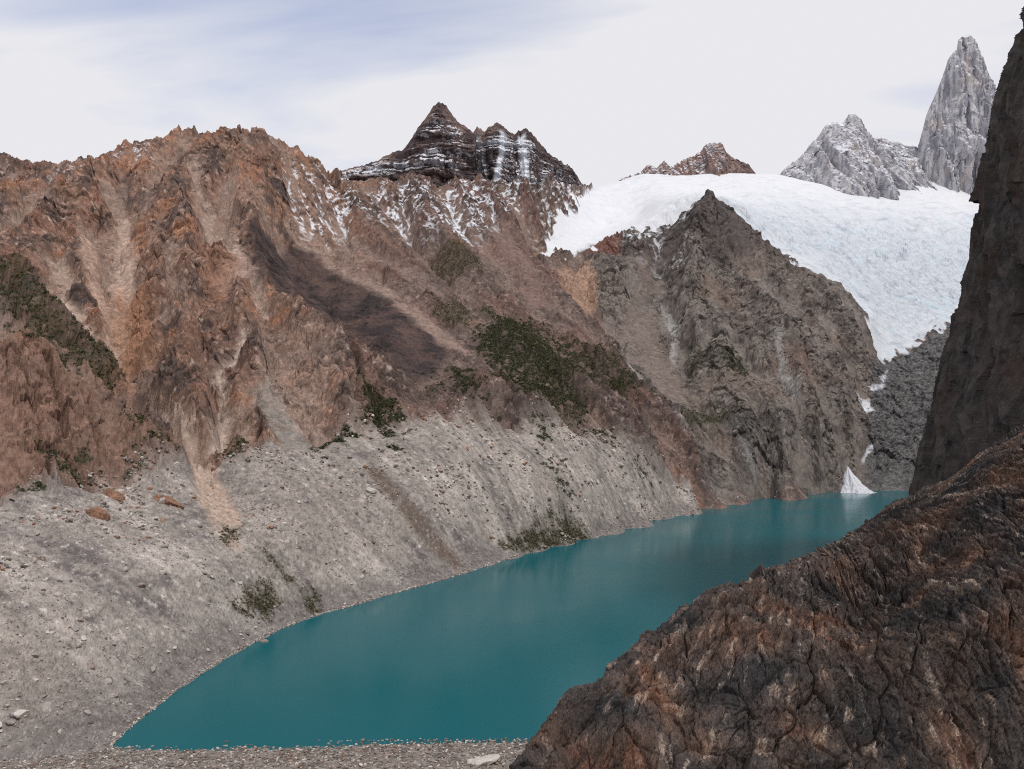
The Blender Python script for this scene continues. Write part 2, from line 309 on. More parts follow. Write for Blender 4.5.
def tent(pts, r=24, warp=8):
    """1 on a line down the slope, falling linearly to 0 at distance r"""
    q = [(at(*p)[0], KW * math.log(at(*p)[1])) for p in pts]; x0 = min(a[0] for a in q) - r - 30; x1 = max(a[0] for a in q) + r + 30; y0 = min(a[1] for a in q) - r - 30; y1 = max(a[1] for a in q) + r + 30
    i0, i1 = np.searchsorted(U, [x0, x1]); j0, j1 = np.searchsorted(W, [y0, y1]); out = np.zeros(UU.shape, F32); x = UUf[i0:i1, j0:j1] + warp * WX[i0:i1, j0:j1]; y = WW[i0:i1, j0:j1] + warp * WY[i0:i1, j0:j1]; dm = np.full(x.shape, 1e9, F32)
    for (ax, ay), (bx_, by_) in zip(q[:-1], q[1:]):
        t = np.clip(((x - ax) * (bx_ - ax) + (y - ay) * (by_ - ay)) / ((bx_ - ax) ** 2 + (by_ - ay) ** 2 + 1e-9), 0, 1); dm = np.minimum(dm, (x - ax - t * (bx_ - ax)) ** 2 + (y - ay - t * (by_ - ay)) ** 2)
    out[i0:i1, j0:j1] = np.clip(1 - np.sqrt(dm) / r, 0, 1); return out
RELIEF = np.zeros(UU.shape, F32)
for pts, hh, r in (
    ([(150, 155), (164, 200), (158, 260), (168, 320), (150, 355)], 22, 22), ([(185, 135), (180, 200), (186, 270), (178, 340), (188, 400), (200, 440)], 30, 24),
    ([(232, 135), (240, 180), (232, 240), (236, 300), (252, 350), (266, 395)], 26, 20), ([(275, 142), (262, 190), (252, 225), (266, 300), (310, 340), (345, 375), (362, 410)], 24, 16),
    ([(90, 182), (78, 230), (88, 290)], 22, 20), ([(50, 198), (38, 240), (30, 268)], 20, 20), ([(290, 335), (318, 365), (335, 400), (350, 428)], 16, 18), ([(150, 385), (170, 420), (182, 445)], 18, 16), ([(245, 385), (240, 420), (236, 450)], 16, 14),
    ([(420, 215), (455, 260), (482, 310), (515, 360), (560, 415)], 24, 24), ([(500, 215), (525, 270), (570, 320), (620, 372), (680, 450)], 26, 26), ([(380, 215), (410, 262), (445, 300)], 16, 18), ([(340, 205), (372, 235), (420, 285)], 14, 16),
    ([(708, 195), (688, 240), (700, 300), (692, 340)], 30, 26), ([(745, 228), (768, 280), (786, 330), (802, 390), (792, 440)], 30, 26), ([(820, 292), (838, 350), (852, 410), (846, 460)], 20, 22), ([(640, 240), (620, 280), (618, 320)], 20, 20), ([(745, 400), (742, 440), (750, 480)], 20, 18), ([(810, 430), (800, 480)], 20, 18),
    ([(50, 372), (58, 400), (64, 432)], -14, 7), ([(20, 360), (34, 400), (40, 450)], -10, 7), ([(85, 400), (96, 430), (104, 455)], -10, 7),
    ([(662, 250), (672, 320), (690, 372)], -20, 16), ([(780, 330), (783, 380), (800, 420), (815, 470)], -22, 13), ([(728, 240), (735, 300), (742, 350)], -16, 16), ([(607, 337), (644, 392), (672, 426)], -12, 12),
    ([(120, 215), (122, 300), (112, 372), (150, 422), (190, 462)], -16, 24), ([(204, 190), (228, 240), (255, 290)], -14, 16), ([(246, 345), (224, 385), (218, 445)], -14, 14), ([(300, 150), (318, 200), (290, 225)], -10, 18)):
    RELIEF += hh * tent(pts, r)
CLF = pix([(-150, 300), (0, 335), (60, 365), (130, 425), (140, 470), (60, 480), (-150, 500)], feather=10, warp=6)
MID = pix([(300, 190), (420, 225), (540, 250), (600, 330), (560, 420), (440, 390), (350, 345), (255, 225)], feather=15, warp=12)
RIMM = poly([(540, 2565), (549, 2650), (563, 2790), (576, 2900), (586, 3050), (588, 3300), (588, 4600), (1300, 4600), (1300, 2600), (955, 2625), (925, 2570), (905, 2490), (878, 2440), (868, 2500), (845, 2570), (800, 2630), (762, 2730), (735, 2800), (708, 2850), (690, 2800), (672, 2760), (640, 2735), (600, 2700), (575, 2625), (556, 2570)], feather=42, warp=6)
RIMM = np.clip(RIMM * 1.7, 0, 1) * smooth(560, 700, UUf)
# ------------------------------------------------------------------ erosion + rock detail
amp = lerp(1.0, 0.10, MOR) * (1 - .93 * GLAC) * lerp(1, .45, DARK) * lerp(1, .22, SLAB) * (1 - .75 * SCR) * lerp(1, .8, MID)
elev = smooth(0, 90, H).astype(F32)
E = np.zeros(X.shape, F32); gx, gy = GX.copy(), GY.copy(); a = 37.0; lam = 240.0; EV = []
wx = X + 26 * WX; wy = Y + 26 * WY
for o in range(5):
    v, dx, dy = erode(wx / lam, wy / lam, gx, gy, 100 + o); v = v.astype(F32)
    E += a * v; gx = gx + a / lam * dx * .6; gy = gy + a / lam * dy * .6; EV.append(v); a *= .52; lam *= .48
E *= amp * lerp(.12, 1, elev)
R1 = rdg3(X / 75 + .3 * WX, Y / 75, H.astype(F32) / 75, 5, 70, .55); Hf = H.astype(F32); R2 = rdg3(X / 20, Y / 20, Hf / 20, 4, 80, .6)
b1, id1, e1 = blocks(wx / 30, wy / 30, H.astype(F32) / 34, 5, 1.2); b2, id2, e2 = blocks(X / 11, Y / 11, H.astype(F32) / 9, 6, 1.3)
rocky = np.clip(smooth(-.55, .5, EV[0] * .5 + EV[1] * .5 + .8 * R1 - .25), 0, 1)
rocky = np.maximum(np.maximum(rocky, SLAB * .8), CLF * .4) * (1 - MOR) * (1 - GLAC) * lerp(1, .6, DARK) * (1 - .93 * SCR) * lerp(1, .55, MID)
E = E * lerp(1, .5, HUMP) * (1 - .6 * RIMM) * lerp(1, .35, CLF) * .85 + RELIEF * (1 - MOR) * (1 - GLAC) * (1 - .6 * RIMM); lg = rdg2(X / 150 + .4 * WX, Y / 150, 4, 77, .55); E = E + lg * 14 * elev * HUMP * (1 - GLAC) * (1 - .8 * SCR)
for pts_, hh, rr_ in (([(695, 205), (745, 235), (770, 262)], 16, 14), ([(600, 262), (640, 268), (690, 275)], 18, 10), ([(700, 428), (730, 432), (765, 425), (800, 400)], 20, 9), ([(690, 330), (760, 335), (830, 350)], 16, 10), ([(735, 455), (765, 470)], 14, 12)): E = E + hh * stroke([(a_, b_, rr_) for a_, b_ in pts_], feather=7, warp=12)
H2 = Hf + E + elev * (1 - MOR) * (1 - GLAC) * R1 * 8 * (1 - .6 * RIMM) * lerp(.4, 1, rocky) * lerp(1, .5, DARK)
def level_crest(pts, Dlo, Dhi, sel=None, sg=170.):
    """after adding relief, settle the ridge back to its surveyed height"""
    global H2
    P_ = np.array(pts, float); j0, j1 = np.searchsorted(DD, [Dlo, Dhi]); i0, i1 = np.searchsorted(U, [P_[0, 0], P_[-1, 0]]); V_ = vof(H2[i0:i1, j0:j1], DG[i0:i1, j0:j1]) + 900 * (GLAC[i0:i1, j0:j1] > .4); jm = V_.argmin(1); vm = V_.min(1); tg = np.interp(U[i0:i1], P_[:, 0], P_[:, 1])
    dz = (vm - tg) / FOC * DD[j0 + jm]; k = np.ones(25) / 25; dz = np.convolve(np.pad(dz, 12, mode='edge'), k, 'valid'); jc = np.convolve(np.pad(W[j0 + jm], 12, mode='edge'), k, 'valid')
    full = np.zeros(NU); full[i0:i1] = dz; full[:i0] = dz[0] if i0 else 0; full[i1:] = dz[-1] * np.exp(-np.arange(NU - i1) / 30.); full[:i0] = dz[0] * np.exp(-np.arange(i0)[::-1] / 30.); jj = np.full(NU, jc[0]); jj[i0:i1] = jc; jj[i1:] = jc[-1]
    H2 = H2 + (full[:, None] * np.exp(-((W[None] - jj[:, None]) / sg) ** 2) * (1 if sel is None else sel)).astype(F32)
level_crest([(-150, 150), (0, 153), (30, 163), (90, 160), (120, 147), (160, 139), (180, 130), (210, 132), (245, 127), (275, 137), (300, 151), (335, 173)], 1500, 3000, smooth(3200, 2900, Y) * (1 - GLAC))
level_crest([(600, 243), (640, 233), (670, 226), (690, 208), (708, 192), (722, 201), (737, 213), (762, 238), (800, 264), (830, 279), (846, 289), (862, 308)], 2200, 2790, HUMP)
for pt_, hh_, r_ in (([(244, 128), (245, 142)], 24, 4.5), ([(178, 128), (176, 142)], 12, 9), ([(4, 156), (10, 162)], 12, 7), ([(264, 134), (268, 144)], 10, 7), ([(125, 148), (128, 156)], 9, 7), ([(148, 143), (150, 150)], 9, 5)): H2 = H2 + hh_ * tent(pt_, r_, 2)
n_l = np.sqrt(1 + GX ** 2 + GY ** 2); rk = elev * (1 - MOR) * (1 - GLAC) * (1 - .5 * RIMM) * rocky * lerp(1, .8, DARK) * lerp(1, 1.2, SLAB)
dn = rk * (R2 * 4.0 + b1 * 5.0 + b2 * 2.4 - 3.0 * smooth(.16, 0, e1) - 1.6 * smooth(.14, 0, e2) + .8 * fbm3(X / 5, Y / 5, Hf / 5, 2, 85)) * lerp(1, 1.15, HUMP)
X = X - GX / n_l * dn; Y = Y - GY / n_l * dn; H2 = H2 + dn / n_l
# moraine: hummocks, small runnels
dsh = smooth(0, 12, H).astype(F32)
mor_n = fbm2(X / 38, Y / 38, 5, 30) * 3.4 + rdg2(X / 9, Y / 9, 3, 33) * .75 + fbm2(X / 2.6, Y / 2.6, 2, 36) * .55
bm, idm, em = blocks(X / 2.2, Y / 2.2, None, 37, 1.0)
mor_n = mor_n + smooth(200, 420, UUf) * 1.0 * rdg2((X * .535 + Y * .845) / 22 + WX, (X * .845 - Y * .535) / 160, 3, 93)
H2 += MOR * dsh * (mor_n + bm * .45)
H2 += (1 - dsh) * (1 - under) * fbm2(X / 3, Y / 3, 3, 39) * .5
# glacier: soft swells, crevassed ice fall on its lower right part
ICE = poly([(700, 2860), (800, 2640), (870, 2480), (905, 2470), (960, 2600), (1250, 2600), (1250, 3200), (900, 3150), (780, 3050)], feather=55, warp=25)
cr = rdg2((X * .8 + Y * .6) / 34 + .9 * WX, (Y * .8 - X * .6) / 90, 5, 60, .6); bi, idi, ei = blocks((X * .8 + Y * .6) / 13, (Y * .8 - X * .6) / 26, None, 61, 1.0)
H2 += GLAC * (fbm2(X / 160, Y / 160, 4, 64) * 12 + ICE * (cr * 11 + bi * 3) + .7 * fbm2(X / 18, Y / 18, 3, 66))
H2 = np.where(H < -1, np.minimum(H2, H.astype(F32) * .9), H2)
# banded rock ledges on hump/mountain
P = np.stack([X, Y, H2], 2); NRM = grid_normals(P); NRM *= np.sign(NRM[..., 2:3]); NZ = NRM[..., 2]
# ------------------------------------------------------------------ geology colours
def mixc(c, col, m): return c + (np.asarray(col, F32) - c) * m[..., None]
c_or = lin(152, 116, 97); c_br = lin(116, 96, 88); c_red = lin(124, 94, 84); c_tan = lin(172, 148, 132); c_dk = lin(78, 62, 59); c_gr = lin(132, 122, 116); c_pale = lin(176, 168, 162)
n1 = fbm3(X / 180, Y / 180, H2 / 180, 3, 10); n2 = fbm3(X / 60, Y / 60, H2 / 60, 4, 14); n3 = fbm3(X / 14, Y / 14, H2 / 14, 4, 18); n4 = fbm3(X / 5, Y / 5, H2 / 5, 3, 21); wn = hf(hsh(np.arange(NU)[:, None] + np.zeros((1, ND)), np.arange(ND)[None] + np.zeros((NU, 1)), None, 77)) - .5
C = np.zeros(X.shape + (3,), F32) + c_br
C = mixc(C, c_red, smooth(-.1, .3, n1)); 
LEFT = smooth(420, 300, UUf + 60 * n1) * (1 - MOR)
C = mixc(C, c_or, LEFT * smooth(-.4, .3, n2 + .3))
C = mixc(C, lin(172, 112, 74), LEFT * smooth(.1, .35, n2 + .5 * n3) * .6); C = mixc(C, lin(92, 70, 66), LEFT * smooth(.12, .4, n1 + .6 * n2) * .6)
C = mixc(C, lin(88, 74, 70), rocky * smooth(.12, -.3, n2 + .7 * n3) * .8)
C = mixc(C, lin(196, 180, 166), rocky * smooth(.22, .45, n3 + .4 * n4) * .45)
C = mixc(C, lin(148, 112, 86), smooth(.15, .5, fbm2(X / 90 + 9, Y / 90, 4, 24)) * .5 * (1 - DARK))
# scree in the gullies
scree = smooth(.15, -.35, EV[0] * .7 + EV[1] * .5 + .25 * n2) * (1 - rocky * .8)
C = mixc(C, lerp(lin(152, 128, 116), c_tan, .4), np.clip(scree * .8 * lerp(.5, 1, LEFT), 0, 1))
C = mixc(C, lin(96, 70, 58), CLF * smooth(-.02, .2, n3 + .4 * n2) * .6); C = mixc(C, lin(176, 132, 106), CLF * smooth(.05, .3, -n3 + .4 * n2) * .5)
C = mixc(C, c_dk, DARK * .92)
C = mixc(C, lin(52, 46, 46), DARK * smooth(.0, .2, n2 + .5 * n3) * .8); C = mixc(C, lin(112, 84, 74), DARK * smooth(.05, .3, -n2 - .3 * n3) * .5)
# hump
g = mixc(np.zeros_like(C) + lin(130, 119, 111), lin(98, 89, 84), smooth(-.1, .3, n2)); g = mixc(g, lin(128, 108, 96), smooth(0, .4, n1 + .3 * n3) * .7)
g = mixc(g, lin(150, 142, 136), rocky * smooth(.15, .4, n3) * .5)
C = mixc(C, g, HUMP)
upper = smooth(560, 720, Hf + 160 * n2) * HUMP
C = mixc(C, lin(82, 73, 71), upper * .75); C = mixc(C, lin(74, 68, 66), HUMP * smooth(.12, .02, e1) * rocky * .6)  # darker high up, and along the block cracks
s_ = mixc(np.zeros_like(C) + lin(112, 109, 108), lin(84, 82, 82), smooth(-.1, .3, n3 + .6 * n2)); s_ = mixc(s_, lin(140, 137, 136), smooth(.15, .4, n4 + .4 * n2) * .6); s_ = mixc(s_, lin(70, 68, 69), smooth(.1, .0, e1) * .7); C = mixc(C, s_, SLAB)  # slab colour, darker at block edges
# moraine
m_ = mixc(np.zeros_like(C) + lin(158, 148, 140), lin(178, 168, 159), smooth(-.1, .35, n2)); m_ = mixc(m_, lin(118, 110, 107), smooth(.05, .5, -n2 + .7 * n3))
m_ = mixc(m_, lin(205, 196, 186), smooth(.3, .5, n4 + .3 * n3) * .6); m_ = mixc(m_, lin(104, 97, 93), smooth(.3, .55, -n4 + .2 * n3) * .6)
m_ = mixc(m_, lin(150, 139, 130), smooth(0, .4, n1) * .5)
m_ = m_ * (1 + .3 * p2((X * .535 + Y * .845) / 6.5 + 1.5 * WX, (X * .845 - Y * .535) / 80, 91) * smooth(250, 430, UUf) + .22 * p2((X * .535 + Y * .845) / 15, (X * .845 - Y * .535) / 120, 92))[..., None]
C = mixc(C, m_, MOR)
C = mixc(C, lin(120, 113, 109), MOR * smooth(26, 4, H.astype(F32) + 12 * n2) * .75)
# --- surveyed patches
for pts, col, k in SCL: C = mixc(C, lin(*col), np.clip(stroke(pts, feather=6, warp=9) * (k + .1) * (.95 + .5 * n3), 0, 1))
def paint(m, col, k=1.0):
    global C
    C = mixc(C, col, np.clip(m * k, 0, 1))
for pts, col, k in (
    ([(664, 290, 1.5), (676, 325, 2.5), (672, 352, 1.5)], (190, 186, 182), .9),
    ([(779, 335, 1.5), (782, 368, 2), (796, 400, 2.5)], (176, 172, 168), .8),
    ([(700, 285, 14), (740, 300, 10)], (128, 108, 96), .6),
    ([(795, 350, 14), (800, 380, 10)], (122, 94, 82), .5),
    ([(750, 465, 7), (748, 480, 8)], (150, 146, 142), .7),
    ([(607, 337, 3), (644, 392, 5), (672, 426, 4), (684, 455, 2)], (176, 170, 166), .8),
    ([(780, 340, 3), (785, 380, 2), (800, 400, 7)], (150, 144, 140), .7),
    ([(370, 470, 8), (400, 500, 11), (430, 540, 12), (460, 568, 8)], (116, 101, 91), 1.0),
    ([(205, 500, 10), (222, 525, 14), (235, 545, 10)], (184, 160, 142), .8),
    ([(700, 425, 4), (740, 440, 5), (765, 432, 4)], (84, 80, 78), .8),
    ([(675, 470, 5), (700, 495, 8)], (150, 106, 84), .6),
): paint(stroke(pts, feather=5, warp=7), lin(*col), k)
paint(pix([(118, 280), (150, 300), (160, 350), (150, 372), (120, 365), (108, 320)], feather=10, warp=14), lin(170, 120, 86), .65)
paint(pix([(200, 255), (238, 255), (240, 290), (205, 300)], feather=8, warp=14), lin(160, 112, 84), .5)
paint(pix([(0, 340), (60, 370), (120, 430), (140, 465), (60, 480), (0, 490), (-60, 490), (-60, 330)], feather=8, warp=10), lin(142, 108, 91), .8)
paint(pix([(560, 262), (592, 262), (598, 300), (580, 320), (560, 300)], feather=5, warp=9), lin(176, 140, 116), .85)
paint(pix([(585, 236), (620, 232), (622, 250), (588, 256)], feather=4, warp=6), lin(128, 84, 72), .85)
paint(pix([(250, 340), (330, 350), (345, 400), (300, 430), (262, 400)], feather=12, warp=14), lin(176, 150, 134), .4)
paint(pix([(740, 150), (742, 250), (800, 300), (780, 220)], feather=6, warp=8), lin(110, 100, 94), .3)
# low vegetation (dark green and olive) ------------------------------------------------
VEG = np.zeros(X.shape, F32); OLV = np.zeros(X.shape, F32)
for pts, k in (
    ([(-60, 230), (0, 262), (22, 285), (60, 320), (90, 345), (118, 385), (128, 402), (110, 398), (60, 366), (0, 322), (-60, 290)], .85),
    ([(47, 465), (60, 455), (85, 450), (95, 460), (88, 475), (62, 478)], 1.0),
    ([(132, 425), (142, 430), (175, 458), (170, 462), (140, 458), (130, 465), (122, 462)], .8),
    ([(0, 492), (45, 488), (45, 494), (0, 500)], .7),
    ([(365, 400), (382, 395), (400, 418), (412, 430), (385, 440), (366, 428)], .95),
    ([(310, 430), (352, 430), (352, 442), (315, 446)], .9),
    ([(454, 378), (466, 374), (490, 408), (474, 420), (456, 396)], 1.0),
    ([(430, 372), (440, 380), (440, 395), (430, 385)], .8),
    ([(474, 342), (500, 318), (540, 326), (560, 352), (574, 385), (590, 410), (552, 424), (520, 412), (498, 382)], 1.0),
    ([(535, 325), (580, 350), (625, 368), (655, 410), (620, 405), (575, 380)], .7),
    ([(718, 354), (735, 350), (744, 362), (738, 374), (724, 374)], 1.0),
    ([(684, 352), (705, 352), (702, 364), (688, 362)], .85),
    ([(532, 425), (545, 420), (548, 438), (534, 440)], .8), ([(600, 430), (612, 432), (608, 455), (600, 450)], .8),
    ([(618, 450), (635, 448), (660, 478), (655, 488), (630, 470)], .6),
    ([(222, 452), (240, 440), (252, 452), (246, 462), (228, 462)], .8),
    ([(540, 465), (550, 462), (568, 490), (560, 492)], .6),
): VEG = np.maximum(VEG, pix(pts, feather=15, warp=20) * k)
for pts, k in (
    ([(228, 600), (268, 583), (278, 602), (270, 616), (232, 612)], .9), ([(300, 592), (318, 588), (322, 612), (304, 612)], .75), ([(258, 545), (268, 552), (295, 585), (285, 584)], .7),
    ([(218, 530), (240, 528), (238, 538), (222, 540)], .6),
    ([(500, 540), (530, 532), (550, 522), (580, 518), (595, 540), (560, 548), (530, 552), (500, 550)], .85),
    ([(430, 255), (480, 268), (478, 284), (440, 280)], .7), ([(430, 305), (470, 312), (470, 335), (440, 325)], .6),
    ([(470, 310), (520, 325), (560, 350), (600, 378), (640, 400), (600, 405), (560, 380), (510, 345)], .6),
    ([(680, 410), (715, 418), (735, 428), (700, 434), (680, 425)], .7), ([(500, 395), (560, 415), (590, 432), (560, 430)], .5),
    ([(690, 395), (712, 408), (760, 420), (730, 415)], .5),
): OLV = np.maximum(OLV, pix(pts, feather=5, warp=11) * k)
vn = smooth(-.2, .2, n3 + .5 * n4 + .5 * n2 + .2)
VEG = smooth(.46, .74, VEG * .95 + 1.3 * (n3 + .6 * n4) + .6 * n2) * (VEG > .05); OLV = OLV * smooth(-.3, .12, n3 + .4 * n4 + .12)
paint(VEG, lin(62, 62, 44), .75); paint(OLV, lin(84, 78, 56), .85)
# snow ------------------------------------------------------------------------------
SN = np.zeros(X.shape, F32)
sl = smooth(.62, .8, NZ + .12 * n3)
for pts, k in (
    ([(335, 175), (470, 180), (580, 190), (575, 225), (545, 235), (510, 228), (460, 235), (420, 222), (380, 222), (340, 215), (305, 200)], 1.2),
    ([(278, 165), (330, 175), (355, 215), (325, 228), (288, 205)], 1.2),
    ([(345, 205), (420, 215), (475, 235), (470, 250), (430, 245), (370, 228)], .45),
    ([(-60, 150), (0, 160), (60, 168), (100, 162), (70, 190), (0, 200), (-60, 205)], .5), ([(115, 150), (150, 143), (150, 158), (120, 160)], .7),
    ([(610, 225), (660, 222), (655, 235), (610, 238)], .8), ([(675, 195), (695, 195), (690, 206), (678, 208)], .7), ([(640, 250), (700, 240), (700, 262)], .3),
): SN = np.maximum(SN, pix(pts, feather=12, warp=10) * k)
stre = smooth(-.12, .25, -EV[2] * .5 - EV[3] * .45 + .6 * n3 + .35 * (NZ - .7))
SN = SN * np.clip(stre * 1.2, 0, 1) * smooth(.35, .6, NZ + .2 * n4)
SN = np.clip(SN * 1.5, 0, 1)
fixed = 0
for pts in ([(858, 396), (868, 402), (874, 412), (864, 412), (856, 404)], [(868, 390), (884, 386), (884, 390), (872, 396)], [(862, 458), (872, 448), (873, 452), (864, 462)], [(880, 380), (884, 376), (888, 372), (884, 384)]):
    fixed = np.maximum(fixed, pix(pts, feather=1.2, warp=1.5))
SN = np.maximum(SN, fixed)
C = mixc(C, lin(232, 234, 240), np.clip(SN, 0, 1))
# glacier colour
ic = np.zeros_like(C) + lin(238, 239, 243); dirt = smooth(.12, .5, fbm2((X + .4 * Y) / 90, (Y - .4 * X) / 22, 5, 95) + .2 * n3)
ic = mixc(ic, lin(168, 182, 198), ICE * smooth(.3, -.2, cr) * .95); ic = mixc(ic, lin(186, 187, 191), np.clip(ICE + .3, 0, 1) * dirt * .9); ic = mixc(ic, lin(196, 203, 211), ICE * .75); ic = mixc(ic, lin(120, 138, 158), ICE * smooth(.0, -.5, cr) * .6); ic = ic * (1 + .3 * ICE * n3 + .2 * ICE * n4)[..., None]  # bluer and darker where the crevasse relief is low
ic = mixc(ic, lin(206, 226, 236), ICE * smooth(.1, .4, n2) * .5)
lum = C.mean(2, keepdims=True); C = lum + (C - lum) * lerp(.84, .92, MOR)[..., None]
SNm = np.clip(np.maximum(SN, 0), 0, 1); C = C * (lerp(lerp(.90, .87, MOR), .84, SNm))[..., None]
C = C * (1 + (wn * lerp(.22, .30, MOR) + .55 * n4 + .35 * n3 * (1 - MOR)) * (1 - SNm))[..., None]
C = mixc(C, lin(176, 168, 162), MOR * smooth(.44, .49, wn + .10 * n3) * .7); C = mixc(C, lin(72, 66, 63), MOR * smooth(-.43, -.49, wn + .1 * n3) * .6)
C = mixc(C, ic * .80, smooth(.44, .56, GLAC))
C = np.clip(C, .004, .85)
Pv = P.reshape(-1, 3); Cv = C.reshape(-1, 3)
fc = lambda m: (m[:-1, :-1] + m[1:, 1:]) * .5
fG = fc(GLAC) > .5; fM = (fc(MOR) > .5) & ~fG; fS = (fc(SLAB) > .5) & ~fG & ~fM; fH = (fc(HUMP) > .5) & ~fG & ~fM & ~fS
fB = (fc(H2) < -3) & ~fG  # lake bed
fR = ~(fG | fM | fH | fS)
for nm, sel, mt, lb, ct in (
    ('glacier', fG, 'ice', 'white glacier spilling down between the granite peaks and the grey rock hump', 'glacier'),
    ('moraine_slope', fM | (fB & fR), 'moraine', 'pale grey moraine slope of gravel and stones along the turquoise lake', 'moraine'),
    ('mountain_slope', fR & ~fB, 'mountain', 'orange brown mountainside with scree gullies above the pale moraine', 'mountain'),
    ('rock_hump', fH, 'hump', 'dark grey brown rocky hump in front of the glacier', 'mountain'),
    ('rock_slab', fS, 'hump', 'grey polished rock slabs below the tongue of the glacier', 'rock face')):
    V_, Q_, C_ = compact(Pv, grid_faces(NU, ND, sel), Cv)
    tag(mesh_obj(nm, V_, Q_, MAT[mt], C_, smooth_=False), lb, ct, None, 'structure')
def ground(u, D):
    i = np.clip(np.interp(u, U, np.arange(NU)), 0, NU - 1.001); j = np.clip(np.interp(KW * np.log(D), W, np.arange(ND)), 0, ND - 1.001)
    i0 = np.floor(i).astype(int); j0 = np.floor(j).astype(int); f = i - i0; g = j - j0
    return (H2[i0, j0] * (1 - f) * (1 - g) + H2[i0 + 1, j0] * f * (1 - g) + H2[i0, j0 + 1] * (1 - f) * g + H2[i0 + 1, j0 + 1] * f * g), i0, j0
# ------------------------------------------------------------------ free-standing peaks: a crest line, faces falling away in front and behind
def peak(name, sil, D0, height, steep, mat, colf, label, du=.5, dz=3.2, jag=2.0, spur=(60, 40), disp=(10, 5), band=0, flare=.55, seed=1, back=1.2, vs=2.5, swing=None):
    sil = np.array(sil, float); u = np.arange(sil[0, 0], sil[-1, 0] + du, du); v = np.interp(u, sil[:, 0], sil[:, 1])
    Dc = D0; D0 = D0 + (0 * u if swing is None else np.interp(u, *swing)); xs = xof(u, D0); v = v + jag * (fbm2(xs / 28, xs * 0 + seed, 4, seed) * 1.3 + .4 * p2(xs / 7, xs * 0 + 3.3, seed + 3)); S = zof(v, D0)
    hb = np.minimum(height, 1e9); nf = int(height / dz); t = np.linspace(0, 1, nf) ** 1.05
    zbase = S.max() - height; hc = np.maximum(S - zbase, 40)[:, None]; S = S[:, None]; xs = xs[:, None]; D0 = D0[:, None]; drop = t[None] * hc; z = S - drop
    sp = rdg2(xs / spur[0] + .35 * p2(xs / 90, z / 160, seed + 8), z / (spur[0] * 5), 3, seed + 5)
    run = drop / steep + flare * hc / steep * t[None] ** 3
    yy = D0 - run * (1 + .25 * sp) - spur[1] * (sp) * smooth(0, 120, drop) * 1.0
    if band:
        zz = z + 16 * fbm2(xs / 90, yy / 90, 3, seed + 11) + .05 * xs; ph = zz / band; ph2 = zz / (band * .43) + 1.3
        bm_ = .35 + 1.3 * np.clip(.5 + fbm3(xs / 130, yy / 130, z / 70, 3, seed + 14) * 1.6, 0, 1); st = lambda q: (q - np.floor(q)) - smooth(.0, .22, q - np.floor(q))
        yy = yy + (st(ph) * band * .5 + st(ph2) * band * .16) * bm_ * smooth(0, 60, drop)
    Xp = xs + 0 * z
    d1 = rdg3(Xp / (disp[0] * 4), yy / (disp[0] * 4), z / (disp[0] * 4 * vs), 5, seed + 20, .55); bb, idb, eb = blocks(Xp / 26, yy / 26, z / (26 * vs), seed + 30, 1.2); b3, id3, e3 = blocks(Xp / 9, yy / 9, z / (9 * vs * .8), seed + 31, 1.2)
    m = smooth(0, 14, drop) * .9 + .1
    yy = yy - m * (disp[0] * d1 + disp[1] * bb + disp[1] * .5 * b3); Xp = Xp + m * (.3 * disp[0] * p3(Xp / 30, yy / 30, z / 30, seed + 41) + .4 * disp[1] * b3)
    Pf = np.stack([Xp, yy, z], 2)
    tb = np.linspace(0, 1, max(8, nf // 4))[1:][::-1]; zb = S - tb[None] * hc; yb = D0 + tb[None] * hc / steep * back + 12 * fbm2(xs / 40, zb / 60, 3, seed + 50) * smooth(0, .1, tb[None])
    Pb = np.stack([xs + 0 * zb, yb, zb], 2)
    A = np.concatenate([Pb, Pf], 1).astype(F32); n = grid_normals(A); n *= np.where(n[..., 2:3] < 0, -1, 1)
    col = colf(A, n, np.concatenate([0 * zb + .5, idb], 1), np.concatenate([zb * 0, d1], 1), np.concatenate([S - zb, drop + 0 * z], 1), Dc)
    o = mesh_obj(name, A.reshape(-1, 3), grid_faces(A.shape[0], A.shape[1]), MAT[mat], np.clip(col.reshape(-1, 3), .004, .85), smooth_=False)
    return tag(o, label, 'mountain', None, 'structure')
SNOW = lin(214, 216, 222)
